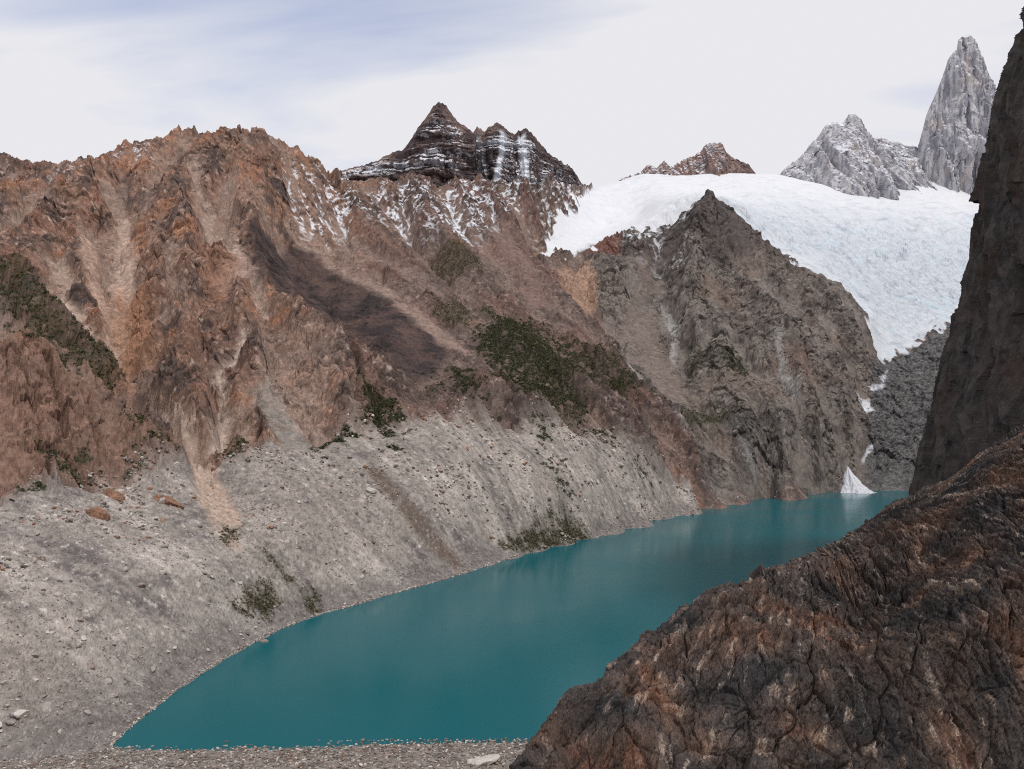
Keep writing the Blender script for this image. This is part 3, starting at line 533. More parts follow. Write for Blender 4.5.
def col_band(A, n, idb, d1, drop, D0):
    x, y, z = A[..., 0], A[..., 1], A[..., 2]; m = fbm3(x / 60, y / 60, z / 60, 4, 3); q = fbm3(x / 200, y / 200, z / 7, 3, 6)
    c = mixc(np.zeros(A.shape, F32) + lin(78, 66, 66), lin(98, 82, 78), smooth(-.2, .3, m)); c = mixc(c, lin(60, 50, 52), smooth(0, .3, q))
    c = mixc(c, lin(124, 104, 95), smooth(60, 15, drop) * smooth(-.1, .3, m + .2) * smooth(-30, -70, x + 0 * x) * .8)
    f = fbm3(x / 12, y / 12, z / 12, 3, 9); pt = fbm3(x / 130, y / 130, z / 60, 4, 15); s = smooth(.5, .72, n[..., 2] + .16 * f + .2 * m) * smooth(-.2, .06, fbm3(x / 26, y / 26, z / 9, 3, 17) + .5 * pt + .12 * smooth(xof(470, D0), xof(500, D0), x)) * smooth(-.2, .06, pt + .08) * smooth(10, 60, drop + 60 * m); s = s * (1 - smooth(935, 900, z + 14 * m) * smooth(xof(505, D0), xof(470, D0), x)); s = np.maximum(s, smooth(xof(392, D0), xof(372, D0), x + 40 * m) * smooth(905, 925, z + 12 * m) * smooth(3, 12, drop) * smooth(-.3, 0, f + m) * smooth(.2, .4, n[..., 2]))
    xr = smooth(xof(470, D0), xof(500, D0), x); s = np.clip(s * 1.1, 0, 1)
    chute = 0
    for (u1, u2, w) in ((476, 488, 9), (520, 528, 10), (505, 497, 8)):
        xc = lerp(xof(u1, D0), xof(u2, D0), np.clip(drop / 260, 0, 1)); chute = np.maximum(chute, smooth(w * 2.0, w * .5, np.abs(x - xc + 16 * m)) * smooth(12, 40, drop))
    return mixc(c, SNOW, np.clip(np.maximum(s * .95, chute * xr), 0, 1))
def col_gran(A, n, idb, d1, drop, D0):
    x, y, z = A[..., 0], A[..., 1], A[..., 2]; m = fbm3(x / 90, y / 90, z / 160, 4, 3); st = fbm3(x / 14, y / 14, z / 150, 4, 5)
    c = mixc(np.zeros(A.shape, F32) + lin(184, 181, 184), lin(136, 135, 144), smooth(-.15, .25, st)); c = mixc(c, lin(188, 172, 160), smooth(.15, .35, m) * .4)
    c = mixc(c, lin(205, 201, 199), smooth(.6, 1, idb) * .35)
    f = fbm3(x / 14, y / 14, z / 14, 3, 9); s = smooth(.62, .78, n[..., 2] + .15 * f + .4 * m)
    return mixc(c, SNOW, s)
def col_red(A, n, idb, d1, drop, D0):
    x, y, z = A[..., 0], A[..., 1], A[..., 2]; m = fbm3(x / 70, y / 70, z / 70, 4, 3)
    c = mixc(np.zeros(A.shape, F32) + lin(134, 110, 102), lin(108, 92, 90), smooth(-.15, .25, m)); f = fbm3(x / 14, y / 14, z / 14, 3, 9)
    s = smooth(.6, .75, n[..., 2] + .2 * f + .4 * m) * smooth(xof(735, D0), xof(690, D0), x + 120 * m)
    return mixc(c, SNOW, s)
peak('banded_peak', [(322, 186), (334, 174), (352, 168), (375, 162), (392, 152), (403, 150), (410, 141), (418, 128), (426, 117), (434, 106), (439, 102), (446, 106), (452, 114), (458, 122), (466, 127), (473, 132), (476, 134)], 2745, 560, 2.9, 'peak', col_band,
     'dark banded pyramid peak dusted with snow on its ledges, tallest of the brown peaks', spur=(90, 20), disp=(6, 3.6), band=46, seed=3, dz=2.2, flare=.05, du=.4)
peak('banded_peak', [(466, 150), (470, 136), (477, 126), (484, 132), (490, 126), (497, 123), (503, 126), (508, 132), (514, 134), (519, 130), (526, 130), (532, 132), (538, 142), (548, 152), (558, 160), (568, 165), (577, 176), (582, 184), (586, 192), (590, 200)], 2860, 540, 2.6, 'peak', col_band,
     'jagged dark crest with white snow chutes beside the pyramid peak', swing=([500, 535, 592], [0, 40, 380]), spur=(70, 30), disp=(7, 3.5), band=40, seed=13, dz=2.2, flare=.05, du=.4, jag=3.0)
peak('red_peak', [(618, 179), (640, 172), (650, 164), (656, 168), (664, 160), (668, 166), (674, 166), (682, 160), (690, 158), (700, 152), (704, 146), (710, 143), (721, 143), (724, 150), (730, 156), (738, 160), (748, 164), (756, 174), (760, 182)], 3600, 260, 1.2, 'peak', col_red,
     'small reddish rocky peak with a square summit block rising from the glacier', spur=(60, 22), disp=(8, 5), flare=0, seed=23, dz=2.2)
peak('granite_peak', [(770, 182), (782, 172), (790, 164), (796, 160), (803, 154), (810, 145), (818, 136), (827, 124), (834, 122), (841, 124), (848, 115), (853, 112), (859, 119), (866, 130), (873, 138), (880, 136), (888, 140), (897, 142), (906, 146), (914, 146), (922, 150), (932, 152), (945, 160), (960, 170)], 3700, 580, 1.5, 'granite', col_gran,
     'pale grey pointed granite peak streaked with snow left of the tall spire', spur=(110, 45), disp=(12, 5), flare=0, seed=33, dz=2.6)
peak('granite_tower', [(914, 165), (920, 140), (926, 116), (932, 102), (938, 88), (942, 78), (948, 60), (953, 52), (957, 50), (958, 40), (964, 36), (970, 34), (975, 40), (977, 45), (981, 58), (984, 66), (990, 76), (994, 84), (998, 100), (1006, 118), (1010, 140), (1016, 175), (1024, 210)], 3620, 820, 4.2, 'granite', col_gran,
     'tall pale granite spire towering above the glacier beside the dark cliff', spur=(85, 34), disp=(13, 8), seed=43, dz=3.2, du=.35, jag=1.5, flare=.35, vs=6)
# ------------------------------------------------------------------ right-hand dark cliff
cs = np.array([(1120, -120), (1062, -10), (1024, 38), (1012, 50), (1000, 74), (994, 100), (986, 135), (981, 185), (972, 240), (961, 290), (955, 330), (941, 380), (927, 430), (916, 465), (911, 492), (903, 530), (890, 600)], float)
DC = 700.0; zc = zof(cs[:, 1], DC)[::-1]; xc = xof(cs[:, 0], DC)[::-1]
zz = np.arange(20, 640, .75); tt = np.linspace(-1.0, .8, 1300)
xn = np.interp(zz, zc, xc)[None, :]; t = tt[:, None]; ex, ey = .447, .894; fx, fy = .894, -.447
al = t * 330 ; la = np.where(t < 0, 150 * t * t, 260 * t * t)
Xc = xn + ex * al + fx * la; Yc = DC + ey * al + fy * la; Zc = zz[None, :] + 0 * t
Xc, Yc, Zc = Xc.astype(F32), Yc.astype(F32), Zc.astype(F32)
al_ = (al + 0 * zz[None]).astype(F32); sk = al_ - .35 * Zc + 12 * fbm2(al_ / 50, Zc / 50, 3, 219)
dd = rdg3(sk / 60, Yc * 0 + 3, Zc / 150, 5, 201, .48) * 9 + rdg3(sk / 13, Yc / 30, Zc / 40, 4, 206, .42) * 2.4
b1c, i1c, _e1 = blocks(sk / 12, Yc / 40, Zc / 70, 207, 1.2); b2c, i2c, _e2 = blocks(sk / 4.2, Yc / 15, Zc / 24, 208, 1.2); dd = dd + b1c * 4.6 + b2c * .7 - 10 + 1.6 * smooth(.2, 0, _e1) + .5 * smooth(.18, 0, _e2)
Xc = Xc - fx * dd; Yc = Yc - fy * dd
A = np.stack([Xc, Yc, Zc], 2)
mc = fbm3(Xc / 50, Yc / 50, Zc / 50, 4, 210); mc2 = fbm3((Xc + Zc * .5) / 16, Yc / 16, Zc / 16, 4, 214)
cc = mixc(np.zeros(A.shape, F32) + lin(76, 69, 66), lin(42, 39, 39), smooth(-.2, .3, mc2)); cc = mixc(cc, lin(66, 52, 46), smooth(.08, .35, mc) * .6); cc = mixc(cc, lin(84, 79, 77), smooth(.2, .45, mc2 + .3 * i2c) * .55)
# cap running back from the rim so that the cliff is solid
tag(mesh_obj('cliff', A.reshape(-1, 3), grid_faces(A.shape[0], A.shape[1]), MAT['cliff'], cc.reshape(-1, 3)), 'dark shaded rock cliff rising on the right beside the lake', 'cliff', None, 'structure')
# ------------------------------------------------------------------ foreground rock shoulder
FT = []
def FL(pts, step=25):
    for a, b in zip(pts[:-1], pts[1:]):
        n = max(1, int(math.hypot(b[0] - a[0], b[1] - a[1]) / step))
        for k in range(n):
            s = k / n; D = lerp(a[2], b[2], s); FT.append((lerp(a[0], b[0], s), D, zof(lerp(a[1], b[1], s), D)))
    FT.append((pts[-1][0], pts[-1][2], zof(pts[-1][1], pts[-1][2])))
crest = [(380, 950, 112), (440, 855, 120), (505, 769, 132), (532, 735, 140), (560, 702, 150), (575, 686, 154), (600, 676, 162), (625, 656, 168), (650, 636, 176), (700, 602, 195), (760, 573, 225), (800, 556, 250), (830, 541, 275), (870, 518, 310), (905, 498, 340), (925, 486, 335)]
FL(crest); FL([(925, 486, 335), (960, 464, 290), (1024, 426, 240), (1100, 385, 220), (1250, 320, 210)])
FT += [(u - 8, D * 1.18, zof(v, D) - 30 - .05 * D) for u, v, D in crest]; FT += [(u - 20, D * 1.6, max(zof(v, D) - 100, -8)) for u, v, D in crest]; FT += [(u - 60, D * 2.4, -12) for u, v, D in crest]
FT += [(980, 640, 330), (1080, 500, 330), (1250, 420, 330)][:0]
FL([(1150, 769, 156), (1024, 769, 150), (900, 769, 143), (800, 769, 138), (650, 769, 131), (560, 769, 130)], 40); FL([(1024, 950, 118), (800, 950, 112), (600, 950, 108)], 60); FL([(1250, 769, 162), (1250, 600, 176), (1250, 450, 195)], 60)
FL([(1024, 620, 172), (950, 640, 166), (880, 650, 162), (800, 660, 157), (720, 670, 154), (640, 700, 147)], 40); FL([(1024, 520, 200), (950, 545, 206), (880, 570, 205), (820, 590, 200), (740, 610, 180)], 40)
FT = np.array(FT, float)
fu = np.linspace(440, 1240, 1001); fD = np.exp(np.interp(np.linspace(0, 1, 1300), [0, .78, 1], [math.log(100), math.log(380), math.log(1100)])); fw = KW * np.log(fD)
fcu = np.linspace(440, 1240, 201); fcw = np.linspace(fw[0], fw[-1], 301)
FH = upsample(rbf(FT[:, 0], FT[:, 1], FT[:, 2], fcu, fcw, eps=14), fcu, fcw, fu, fw).astype(F32)
FU = fu[:, None] + 0 * fD[None]; FD = 0 * FU + fD[None]; FX = xof(FU, FD).astype(F32); FY = FD.astype(F32); sc = np.clip(FY / 170, .6, 1.6).astype(F32)
# foliation: slabs standing on edge, dipping to the right
def rot(x, y, z, a, b):
    ca, sa = math.cos(a), math.sin(a); cb, sb = math.cos(b), math.sin(b); x2 = ca * x - sa * y; y2 = sa * x + ca * y; return x2, cb * y2 - sb * z, sb * y2 + cb * z
wq = fbm3(FX / 22, FY / 22, FH / 22, 4, 300); wq2 = fbm3(FX / 7, FY / 7, FH / 7, 3, 301)
th_ = np.arctan2(FX - 99, 292 - FY); rx = (th_ * 110 + 3.2 * wq + .5 * wq2).astype(F32); ry = (np.hypot(FX - 99, FY - 292) + 4 * wq).astype(F32); rz = FH
fol = rdg3(rx / 1.7, ry / 14, rz / 8, 6, 305, .68); fol2 = rdg3(rx / 8, ry / 42, rz / 26, 4, 309, .5)
q1, j1, h1 = blocks(rx / 1.5, ry / 5.5, rz / 4, 311, 1.3); q2, j2, h2 = blocks(rx / .7, ry / 2.2, rz / 1.8, 312, 1.3); q3, j3, h3 = blocks(rx / 6.2, ry / 18, rz / 13, 313, 1.2)
big = fbm2(FX / 34, FY / 34, 4, 315)
GRV = smooth(.1, .45, big + .6 * smooth(185, 225, FY) - .15) * smooth(165, 200, FY) * smooth(900, 820, FU)  # gravelly cover
fade_ = smooth(0, 30, FH)
q4, j4, h4 = blocks(FX / .9, FY / .9, FH / .9, 314, 1.2)
FZ = FH + big * 4.0 * fade_
tgv = np.interp(fu, [440, 480, 505, 520, 532, 545, 560] + [c[0] for c in crest[5:]] + [960, 1024, 1100, 1240], [890, 835, 788, 762, 745, 726, 706] + [c[1] for c in crest[5:]] + [464, 426, 385, 325]); FV = vof(FZ, FD)[:, :1000]; jm = FV.argmin(1); dz = (FV.min(1) - tgv - 3.5 - 9 * smooth(780, 880, fu) * smooth(1000, 940, fu)) / FOC * fD[jm]; kk_ = np.ones(31) / 31; dz = np.convolve(np.pad(dz, 15, mode='edge'), kk_, 'valid'); jc = np.convolve(np.pad(fw[jm], 15, mode='edge'), kk_, 'valid')
FZ = (FZ + dz[:, None] * np.exp(-((fw[None] - jc[:, None]) / 260) ** 2)).astype(F32)
gN = grid_normals(np.stack([FX, FY, FH], 2)); gN *= np.where(gN[..., 2:3] < 0, -1, 1)
disp = (1 - .72 * GRV) * (fol2 * 1.5 + q3 * .9 + q1 * .5 + fol * .85 + q2 * .3 - 1.1 * smooth(.07, 0, h3) - .35 * smooth(.08, 0, h1)) * lerp(1, .45, smooth(915, 960, FU) * smooth(215, 240, FY)) + GRV * q4 * .4 + fbm3(FX / .9, FY / .9, FH / .9, 3, 318) * .3
dk = disp * fade_ * np.clip(sc, .5, 1.3); FXd = FX + gN[..., 0] * dk; FYd = FY + gN[..., 1] * dk; FZ = FZ + gN[..., 2] * dk; FP = np.stack([FXd, FYd, FZ], 2)
cn = fbm3(FX / 15, FY / 15, FH / 15, 5, 320); cn2 = fbm3(rx / 1.3, ry / 9, rz / 6, 4, 325); cn3 = fbm3(FX / 45, FY / 45, FH / 45, 3, 329); wnf = hf(hsh(np.arange(FX.shape[0])[:, None] + np.zeros((1, FX.shape[1])), np.arange(FX.shape[1])[None] + np.zeros((FX.shape[0], 1)), None, 78)) - .5
fcol = mixc(np.zeros(FP.shape, F32) + lin(78, 69, 65), lin(92, 74, 65), smooth(-.1, .3, cn)); fcol = mixc(fcol, lin(50, 48, 49), smooth(-.05, .3, -cn + .5 * cn2) * .9)
fcol = mixc(fcol, lin(108, 72, 54), smooth(.22, .45, cn + .35 * cn2) * .55); fcol = mixc(fcol, lin(132, 108, 90), smooth(.16, .42, cn2 + .2 * wq2) * .55); fcol = mixc(fcol, lin(146, 138, 130), smooth(.3, .5, cn2 + .4 * wnf) * .55)
fcol = mixc(fcol, lin(96, 84, 78), GRV * .75); fcol = mixc(fcol, lin(142, 134, 128), smooth(.86, .93, j4) * GRV * .8)
fcol = fcol * (1 + .6 * wnf + 1.0 * cn2 * (1 - GRV))[..., None] * lerp(1.12, .76, smooth(-.2, .25, cn3))[..., None]
fsel = (FZ[:-1, :-1] > -14)
V_, Q_, C_ = compact(FP.reshape(-1, 3), grid_faces(len(fu), len(fD), fsel), np.clip(fcol.reshape(-1, 3), .004, .8))
tag(mesh_obj('foreground_rock_slope', V_, Q_, MAT['near'], C_), 'rusty brown craggy rock slope in the right foreground falling to the lake', 'rock slope', None, 'structure')
# ------------------------------------------------------------------ near bank under and before the camera, beach strip
bx = np.linspace(-420, 260, 681); by = np.concatenate([np.linspace(-80, 340, 141)[:-1], np.linspace(340, 418, 240)])
BX, BY = np.meshgrid(bx, by, indexing='ij'); BX = BX.astype(F32); BY = BY.astype(F32)
edge = np.interp(U0 + FOC * BX / np.maximum(BY, 60), [-200, 40, 100, 200, 300, 400, 515, 700], [402, 409, 413, 410, 413, 419, 424, 430]) + 4 * fbm2(BX / 12, BY / 12, 4, 402)
BZ = np.minimum(np.where(BY < 330, 147.6 - .425 * np.maximum(BY, 0) + .0 * BX, 7.3 - (BY - 330) * .04), 147.6)
n_b = fbm2(BX / 9, BY / 9, 4, 400); beach = lerp(0, 1, np.clip((edge - BY) / 30, -1, 1)) * 3.4 + .25 * n_b
BZ = np.where(BY > 330, np.minimum(beach, 7), BZ) + smooth(5, 40, BY) * smooth(345, 300, BY) * n_b * 1.0
bq, ib, _ = blocks(BX / 1.6, BY / 1.6, None, 405, 1); bq2, ib2, _ = blocks(BX / .7, BY / .7, None, 406, 1); BZ = BZ + smooth(340, 350, BY) * (bq * .35 + bq2 * .15)
bcol = mixc(np.zeros(BX.shape + (3,), F32) + lin(130, 121, 114), lin(102, 95, 90), smooth(-.1, .3, n_b)); bcol = mixc(bcol, lin(166, 158, 150), smooth(.8, .92, ib) * .6); bcol = mixc(bcol, lin(104, 84, 74), smooth(.88, .95, ib2) * .6)
tag(mesh_obj('near_bank', np.stack([BX, BY, BZ], 2).reshape(-1, 3), grid_faces(len(bx), len(by)), MAT['shore'], bcol.reshape(-1, 3)), 'grey gravel beach at the near end of the lake', 'beach', None, 'structure')
# ------------------------------------------------------------------ lake
wm = bpy.data.materials.new('glacial_lake_water'); wm.use_nodes = True; N = wm.node_tree.nodes; Lk = wm.node_tree.links; b = N['Principled BSDF']
b.inputs['Base Color'].default_value = (.0010, .104, .124, 1); b.inputs['Roughness'].default_value = .13; b.inputs['IOR'].default_value = 1.33; b.inputs['Specular IOR Level'].default_value = .2
tc = N.new('ShaderNodeTexCoord'); na = N.new('ShaderNodeTexNoise'); na.inputs['Scale'].default_value = .35; na.inputs['Detail'].default_value = 6; na.inputs['Roughness'].default_value = .6; Lk.new(tc.outputs['Object'], na.inputs['Vector'])
nb = N.new('ShaderNodeTexNoise'); nb.inputs['Scale'].default_value = .006; nb.inputs['Detail'].default_value = 3; Lk.new(tc.outputs['Object'], nb.inputs['Vector'])
mr = N.new('ShaderNodeMapRange'); mr.inputs['From Min'].default_value = .35; mr.inputs['From Max'].default_value = .65; mr.inputs['To Min'].default_value = .13; mr.inputs['To Max'].default_value = .24; Lk.new(nb.outputs['Fac'], mr.inputs[0]); Lk.new(mr.outputs[0], b.inputs['Roughness'])
bp = N.new('ShaderNodeBump'); bp.inputs['Strength'].default_value = .12; bp.inputs['Distance'].default_value = .25; Lk.new(na.outputs['Fac'], bp.inputs['Height']); Lk.new(bp.outputs[0], b.inputs['Normal'])
ring = [(-235, 385), (260, 385), (560, 700), (1250, 1900), (1250, 2120), (760, 2120)] + [(xof(u, D) - 25 * .845, D + 25 * .535) for u, D in SH[::-1][3:]]
me = bpy.data.meshes.new('lake_water'); me.from_pydata([(x, y, 0) for x, y in ring], [], [list(range(len(ring)))]); me.materials.append(wm)
tag(link(bpy.data.objects.new('lake_water', me)), 'turquoise glacial lake filling the valley', 'lake', None, 'structure')
# ------------------------------------------------------------------ snow cone at the head of the lake
cu_, cD = 855, 2008.0; rr = np.linspace(0, 1, 60); th = np.linspace(0, 2 * np.pi, 181); RR, TH = np.meshgrid(rr, th, indexing='ij')
wd = 46 * (1 + .3 * p2(np.cos(TH) * 1.3 + 5, np.sin(TH) * 1.3, 7)); sx = RR * wd * np.cos(TH); sy = RR * wd * 1.1 * np.sin(TH)
sz = 60 * (1 - RR) ** 1.6 - 1.5 + 5.5 * fbm2(sx / 9, sy / 9, 4, 9) * np.clip(RR * 3, 0, 1) - 1.5 * rdg2(TH * 3, RR * .7, 2, 11) * RR
V_ = np.stack([xof(cu_, cD) + sx - 4 * (1 - RR), cD + 8 + sy + 26 * (1 - RR), sz], 2).reshape(-1, 3); Q_ = grid_faces(60, 181, flip=True)
cone = mesh_obj('snow_cone', V_, Q_, MAT['snow'], (lin(206, 208, 213)[None] * (1 - .35 * smooth(.05, .4, fbm3(V_[:, 0] / 7, V_[:, 1] / 7, V_[:, 2] / 5, 4, 71)) * smooth(45, 5, V_[:, 2]))[:, None]).astype(F32), smooth_=True); tag(cone, 'white triangular snow cone at the head of the turquoise lake', 'snow cone')
# ------------------------------------------------------------------ boulders: prototypes, single ones, scree
def ico(sub):
    import bmesh
    bm = bmesh.new(); bmesh.ops.create_icosphere(bm, subdivisions=sub, radius=1); V = np.array([v.co[:] for v in bm.verts], F32); Fc = np.array([[v.index for v in f.verts] for f in bm.faces], np.int32); bm.free(); return V, Fc
def rock_shape(sub, seed, flat=.7):
    V, Fc = ico(sub); r = np.random.default_rng(seed); V = V.copy()
    for _ in range(9):   # cut planar faces
        nrm = r.normal(size=3); nrm /= np.linalg.norm(nrm); d = V @ nrm; c = r.uniform(.45, .8); V -= np.outer(np.clip(d - c, 0, None), nrm)
    V *= 1 + .12 * fbm3(V[:, 0] * 2 + seed, V[:, 1] * 2, V[:, 2] * 2, 3, seed)[:, None]; V *= r.uniform(.75, 1.3, 3); V[:, 2] *= flat; return V.astype(F32), Fc
bcols = [lin(168, 160, 154), lin(150, 142, 138), lin(196, 188, 180), lin(112, 104, 100), lin(152, 134, 124)]
bmesh_ = []
for k in range(8):
    V, Fc = rock_shape(3, 500 + k); o = mesh_obj('boulder', V, Fc, MAT['boulder'], np.zeros((len(V), 3), F32) + bcols[k % 5]); bmesh_.append(o.data); bpy.data.objects.remove(o)
def put_boulder(u, D, s, k, label, group=None, z=None, sc=(1, 1, 1)):
    g = ground(np.array([u]), np.array([D]))[0][0] if z is None else z
    o = bpy.data.objects.new('boulder', bmesh_[k]); o.location = (xof(u, D), D, float(g) + .25 * s * sc[2]); o.rotation_euler = (random.uniform(-.3, .3), random.uniform(-.3, .3), random.uniform(0, 6.28)); o.scale = (s * sc[0], s * sc[1], s * sc[2]); link(o); tag(o, label, 'boulder', group); return o
for (pu, pv), s, k, lb in (((22, 719), 3.2, 2, 'pale cream boulder alone on the lower moraine, nearest the outlet stream'), ((264, 645), 4.2, 4, 'flat pale orange boulder at the water edge of the left shore'), ((141, 589), 3.4, 4, 'pale tan boulder standing out in the middle of the moraine'), ((163, 577), 2.6, 2, 'small white boulder up the slope from the tan boulder on the moraine'),
                          ((371, 491), 5.0, 2, 'large white boulder at the top of the brown gravel streak'), ((620, 467), 6, 2, 'white block high on the far moraine below the dark shrubs'), ((163, 502), 3.5, 0, 'pale boulder beneath the orange outcrop'), ((186, 557), 2.6, 1, 'grey boulder between the outcrop and the lake'), ((240, 583), 2.4, 2, 'white boulder above the olive shrub patch'), ((152, 672), 2.2, 0, 'light boulder on the dark band near the water')):
    u_, D_ = at(pu, pv); put_boulder(u_, D_, s, k, lb)
cnt = 0; rb = np.random.default_rng(77)
while cnt < 260:
    u_ = rb.uniform(-20, 690); v_ = rb.uniform(445, 740); i = int(np.searchsorted(U, u_)); u_, D_ = at(u_, v_); g, i0, j0 = ground(np.array([u_]), np.array([D_])); m = MOR[i0[0], j0[0]]
    if g[0] < 1.5 or m < .6: continue
    if rb.random() > .25 + .9 * smooth(.0, .3, n2[i0[0], j0[0]]): continue
    s = (.9 + 1.5 * rb.random() ** 3) * (.75 + D_ / 1300); put_boulder(u_, D_, s, int(rb.integers(0, 8)), 'rough grey boulder lying among many on the moraine slope', 'boulders scattered over the moraine slope'); cnt += 1
# flat boulder on the near beach and a few stones
put_boulder(476, 388, 7.5, 2, 'large flat whitish boulder on the near beach at the foot of the rock slope', z=1.6, sc=(1.3, 1, .45))
rv = [rock_shape(1, 700 + k, .75) for k in range(6)]
def scatter_rocks(name, n, gen, label, cols, mat):
    Vs, Fs, Cs = [], [], []; off = 0
    x, y, z, s = gen(n); n = len(x); kk = rb.integers(0, 6, n); ang = rb.uniform(0, 6.28, n); ci = rb.integers(0, len(cols), n)
    for k in range(6):
        sel = kk == k; V, Fc = rv[k]; m = sel.sum(); ca, sa = np.cos(ang[sel])[:, None], np.sin(ang[sel])[:, None]; S = s[sel][:, None]
        vx = (V[None, :, 0] * ca - V[None, :, 1] * sa) * S + x[sel][:, None]; vy = (V[None, :, 0] * sa + V[None, :, 1] * ca) * S + y[sel][:, None]; vz = V[None, :, 2] * S + z[sel][:, None] + .2 * S
        Vs.append(np.stack([vx, vy, vz], 2).reshape(-1, 3)); Fs.append((Fc[None] + (np.arange(m) * len(V))[:, None, None] + off).reshape(-1, 3)); off += m * len(V)
        Cs.append(np.repeat(np.array(cols, F32)[ci[sel]] * rb.uniform(.8, 1.2, (m, 1)).astype(F32), len(V), 0))
    return tag(mesh_obj(name, np.concatenate(Vs), np.concatenate(Fs), MAT[mat], np.clip(np.concatenate(Cs), 0, .8)), label, None, None, 'stuff')
def gen_mor(n):
    u = rb.uniform(-150, 700, n); D = np.exp(rb.uniform(math.log(392), math.log(1600), n)); g, i0, j0 = ground(u, D); ok = (MOR[i0, j0] > .4) & (g > .4) & (rb.random(n) < .2 + .8 * smooth(-.3, .3, n2[i0, j0] + .5 * n1[i0, j0]))
    u, D, g = u[ok], D[ok], g[ok]; return xof(u, D), D, g, (.28 + .75 * rb.random(len(u)) ** 3.5) * (.4 + D / 1000)
scatter_rocks('loose_rocks', 60000, gen_mor, 'loose grey and pale stones covering the moraine slope', bcols + [lin(120, 112, 106)], 'boulder')
def gen_top(n):
    u = rb.uniform(-150, 700, n); D = np.interp(u, [-150, 0, 60, 130, 200, 260, 320, 380, 440, 500, 560, 620, 680, 700], [560, 625, 672, 742, 830, 905, 985, 1055, 1115, 1215, 1335, 1455, 1560, 1580]) * (1.02 - .2 * rb.random(n) ** 1.5); g, i0, j0 = ground(u, D); ok = (rb.random(n) < smooth(-.1, .25, n2[i0, j0] + .4 * n3[i0, j0])) & (SCR[i0, j0] < .3)
    return X[i0, j0][ok], Y[i0, j0][ok], H2[i0, j0][ok], (.6 + 2.2 * rb.random(ok.sum()) ** 3) * (.5 + D[ok] / 1500)
scatter_rocks('rubble_band', 14000, gen_top, 'band of pale blocks where the mountain foot meets the moraine', bcols + [lin(150, 116, 98), lin(112, 100, 94)], 'boulder')
def gen_sh(n):
    k = rb.integers(0, len(SH) - 1, n); t = rb.random(n); S_ = np.array(SH); u = S_[k, 0] * (1 - t) + S_[k + 1, 0] * t; D = S_[k, 1] * (1 - t) + S_[k + 1, 1] * t + rb.normal(0, 1.3, n) + 1
    g = ground(u, D)[0]; ok = g > -.5; return xof(u, D)[ok], D[ok], g[ok], (.3 + .8 * rb.random(ok.sum()) ** 3) * (.6 + D[ok] / 1400)
scatter_rocks('shore_rocks', 5000, gen_sh, 'pale stones lining the far waterline of the lake', bcols, 'boulder')
def gen_bank(n):
    x = rb.uniform(-300, 60, n); y = rb.uniform(372, 424, n); i = np.clip(np.interp(x, bx, np.arange(len(bx))).astype(int), 0, len(bx) - 1); j = np.clip(np.interp(y, by, np.arange(len(by))).astype(int), 0, len(by) - 1)
    z = BZ[i, j]; ok = z > -.35; return x[ok], y[ok], z[ok], .18 + .9 * rb.random(ok.sum()) ** 4
scatter_rocks('beach_stones', 16000, gen_bank, 'grey stones covering the near beach', bcols + [lin(120, 96, 84), lin(110, 104, 100)], 'boulder')
def gen_f(n):
    i = rb.integers(5, len(fu) - 5, n); j = rb.integers(5, len(fD) - 5, n); ok = (GRV[i, j] > .35) & (FD[i, j] > 150) & (FD[i, j] < 420) & (FZ[i, j] > 40); i, j = i[ok], j[ok]
    return FXd[i, j], FY[i, j], FZ[i, j], (.12 + .5 * rb.random(len(i)) ** 4) * (.4 + FY[i, j] / 260)
scatter_rocks('slope_rubble', 40000, gen_f, 'brown and grey rubble lying on the foreground rock slope', [lin(96, 82, 76), lin(78, 70, 67), lin(128, 118, 110), lin(100, 77, 65)], 'boulder')
# ------------------------------------------------------------------ rock outcrops below the left cliff
for (pu, pv, w_, h_), lb in (((166, 489, 17, 11), 'rounded orange rock outcrop poking from the pale moraine below the gully'), ((112, 484, 12, 10), 'orange knob of rock beside the shrubs under the left cliff'), ((95, 508, 12, 8), 'low orange rock outcrop furthest down the moraine')):
    u_, D_ = at(pu, pv + h_); s = D_ / FOC; V, Fc = rock_shape(5, int(pu), .8); V = V * np.array([w_, w_ * .7, h_ * 1.7]) * s; V += (V / (np.linalg.norm(V, axis=1, keepdims=True))) * (2.6 * rdg3(V[:, 0] / 5, V[:, 1] / 5, V[:, 2] / 5, 4, int(pu)))[:, None]
    g = ground(np.array([u_]), np.array([D_]))[0][0]; m = fbm3(V[:, 0] / 6, V[:, 1] / 6, V[:, 2] / 6, 3, 3); cl = lin(146, 112, 92)[None] * (1 + .5 * m[:, None])
    o = mesh_obj('rock_outcrop', V, Fc, MAT['mountain'], np.clip(cl, 0, .7)); o.location = (xof(u_, D_), D_, float(g) - .45 * h_ * s); tag(o, lb, 'rock outcrop')
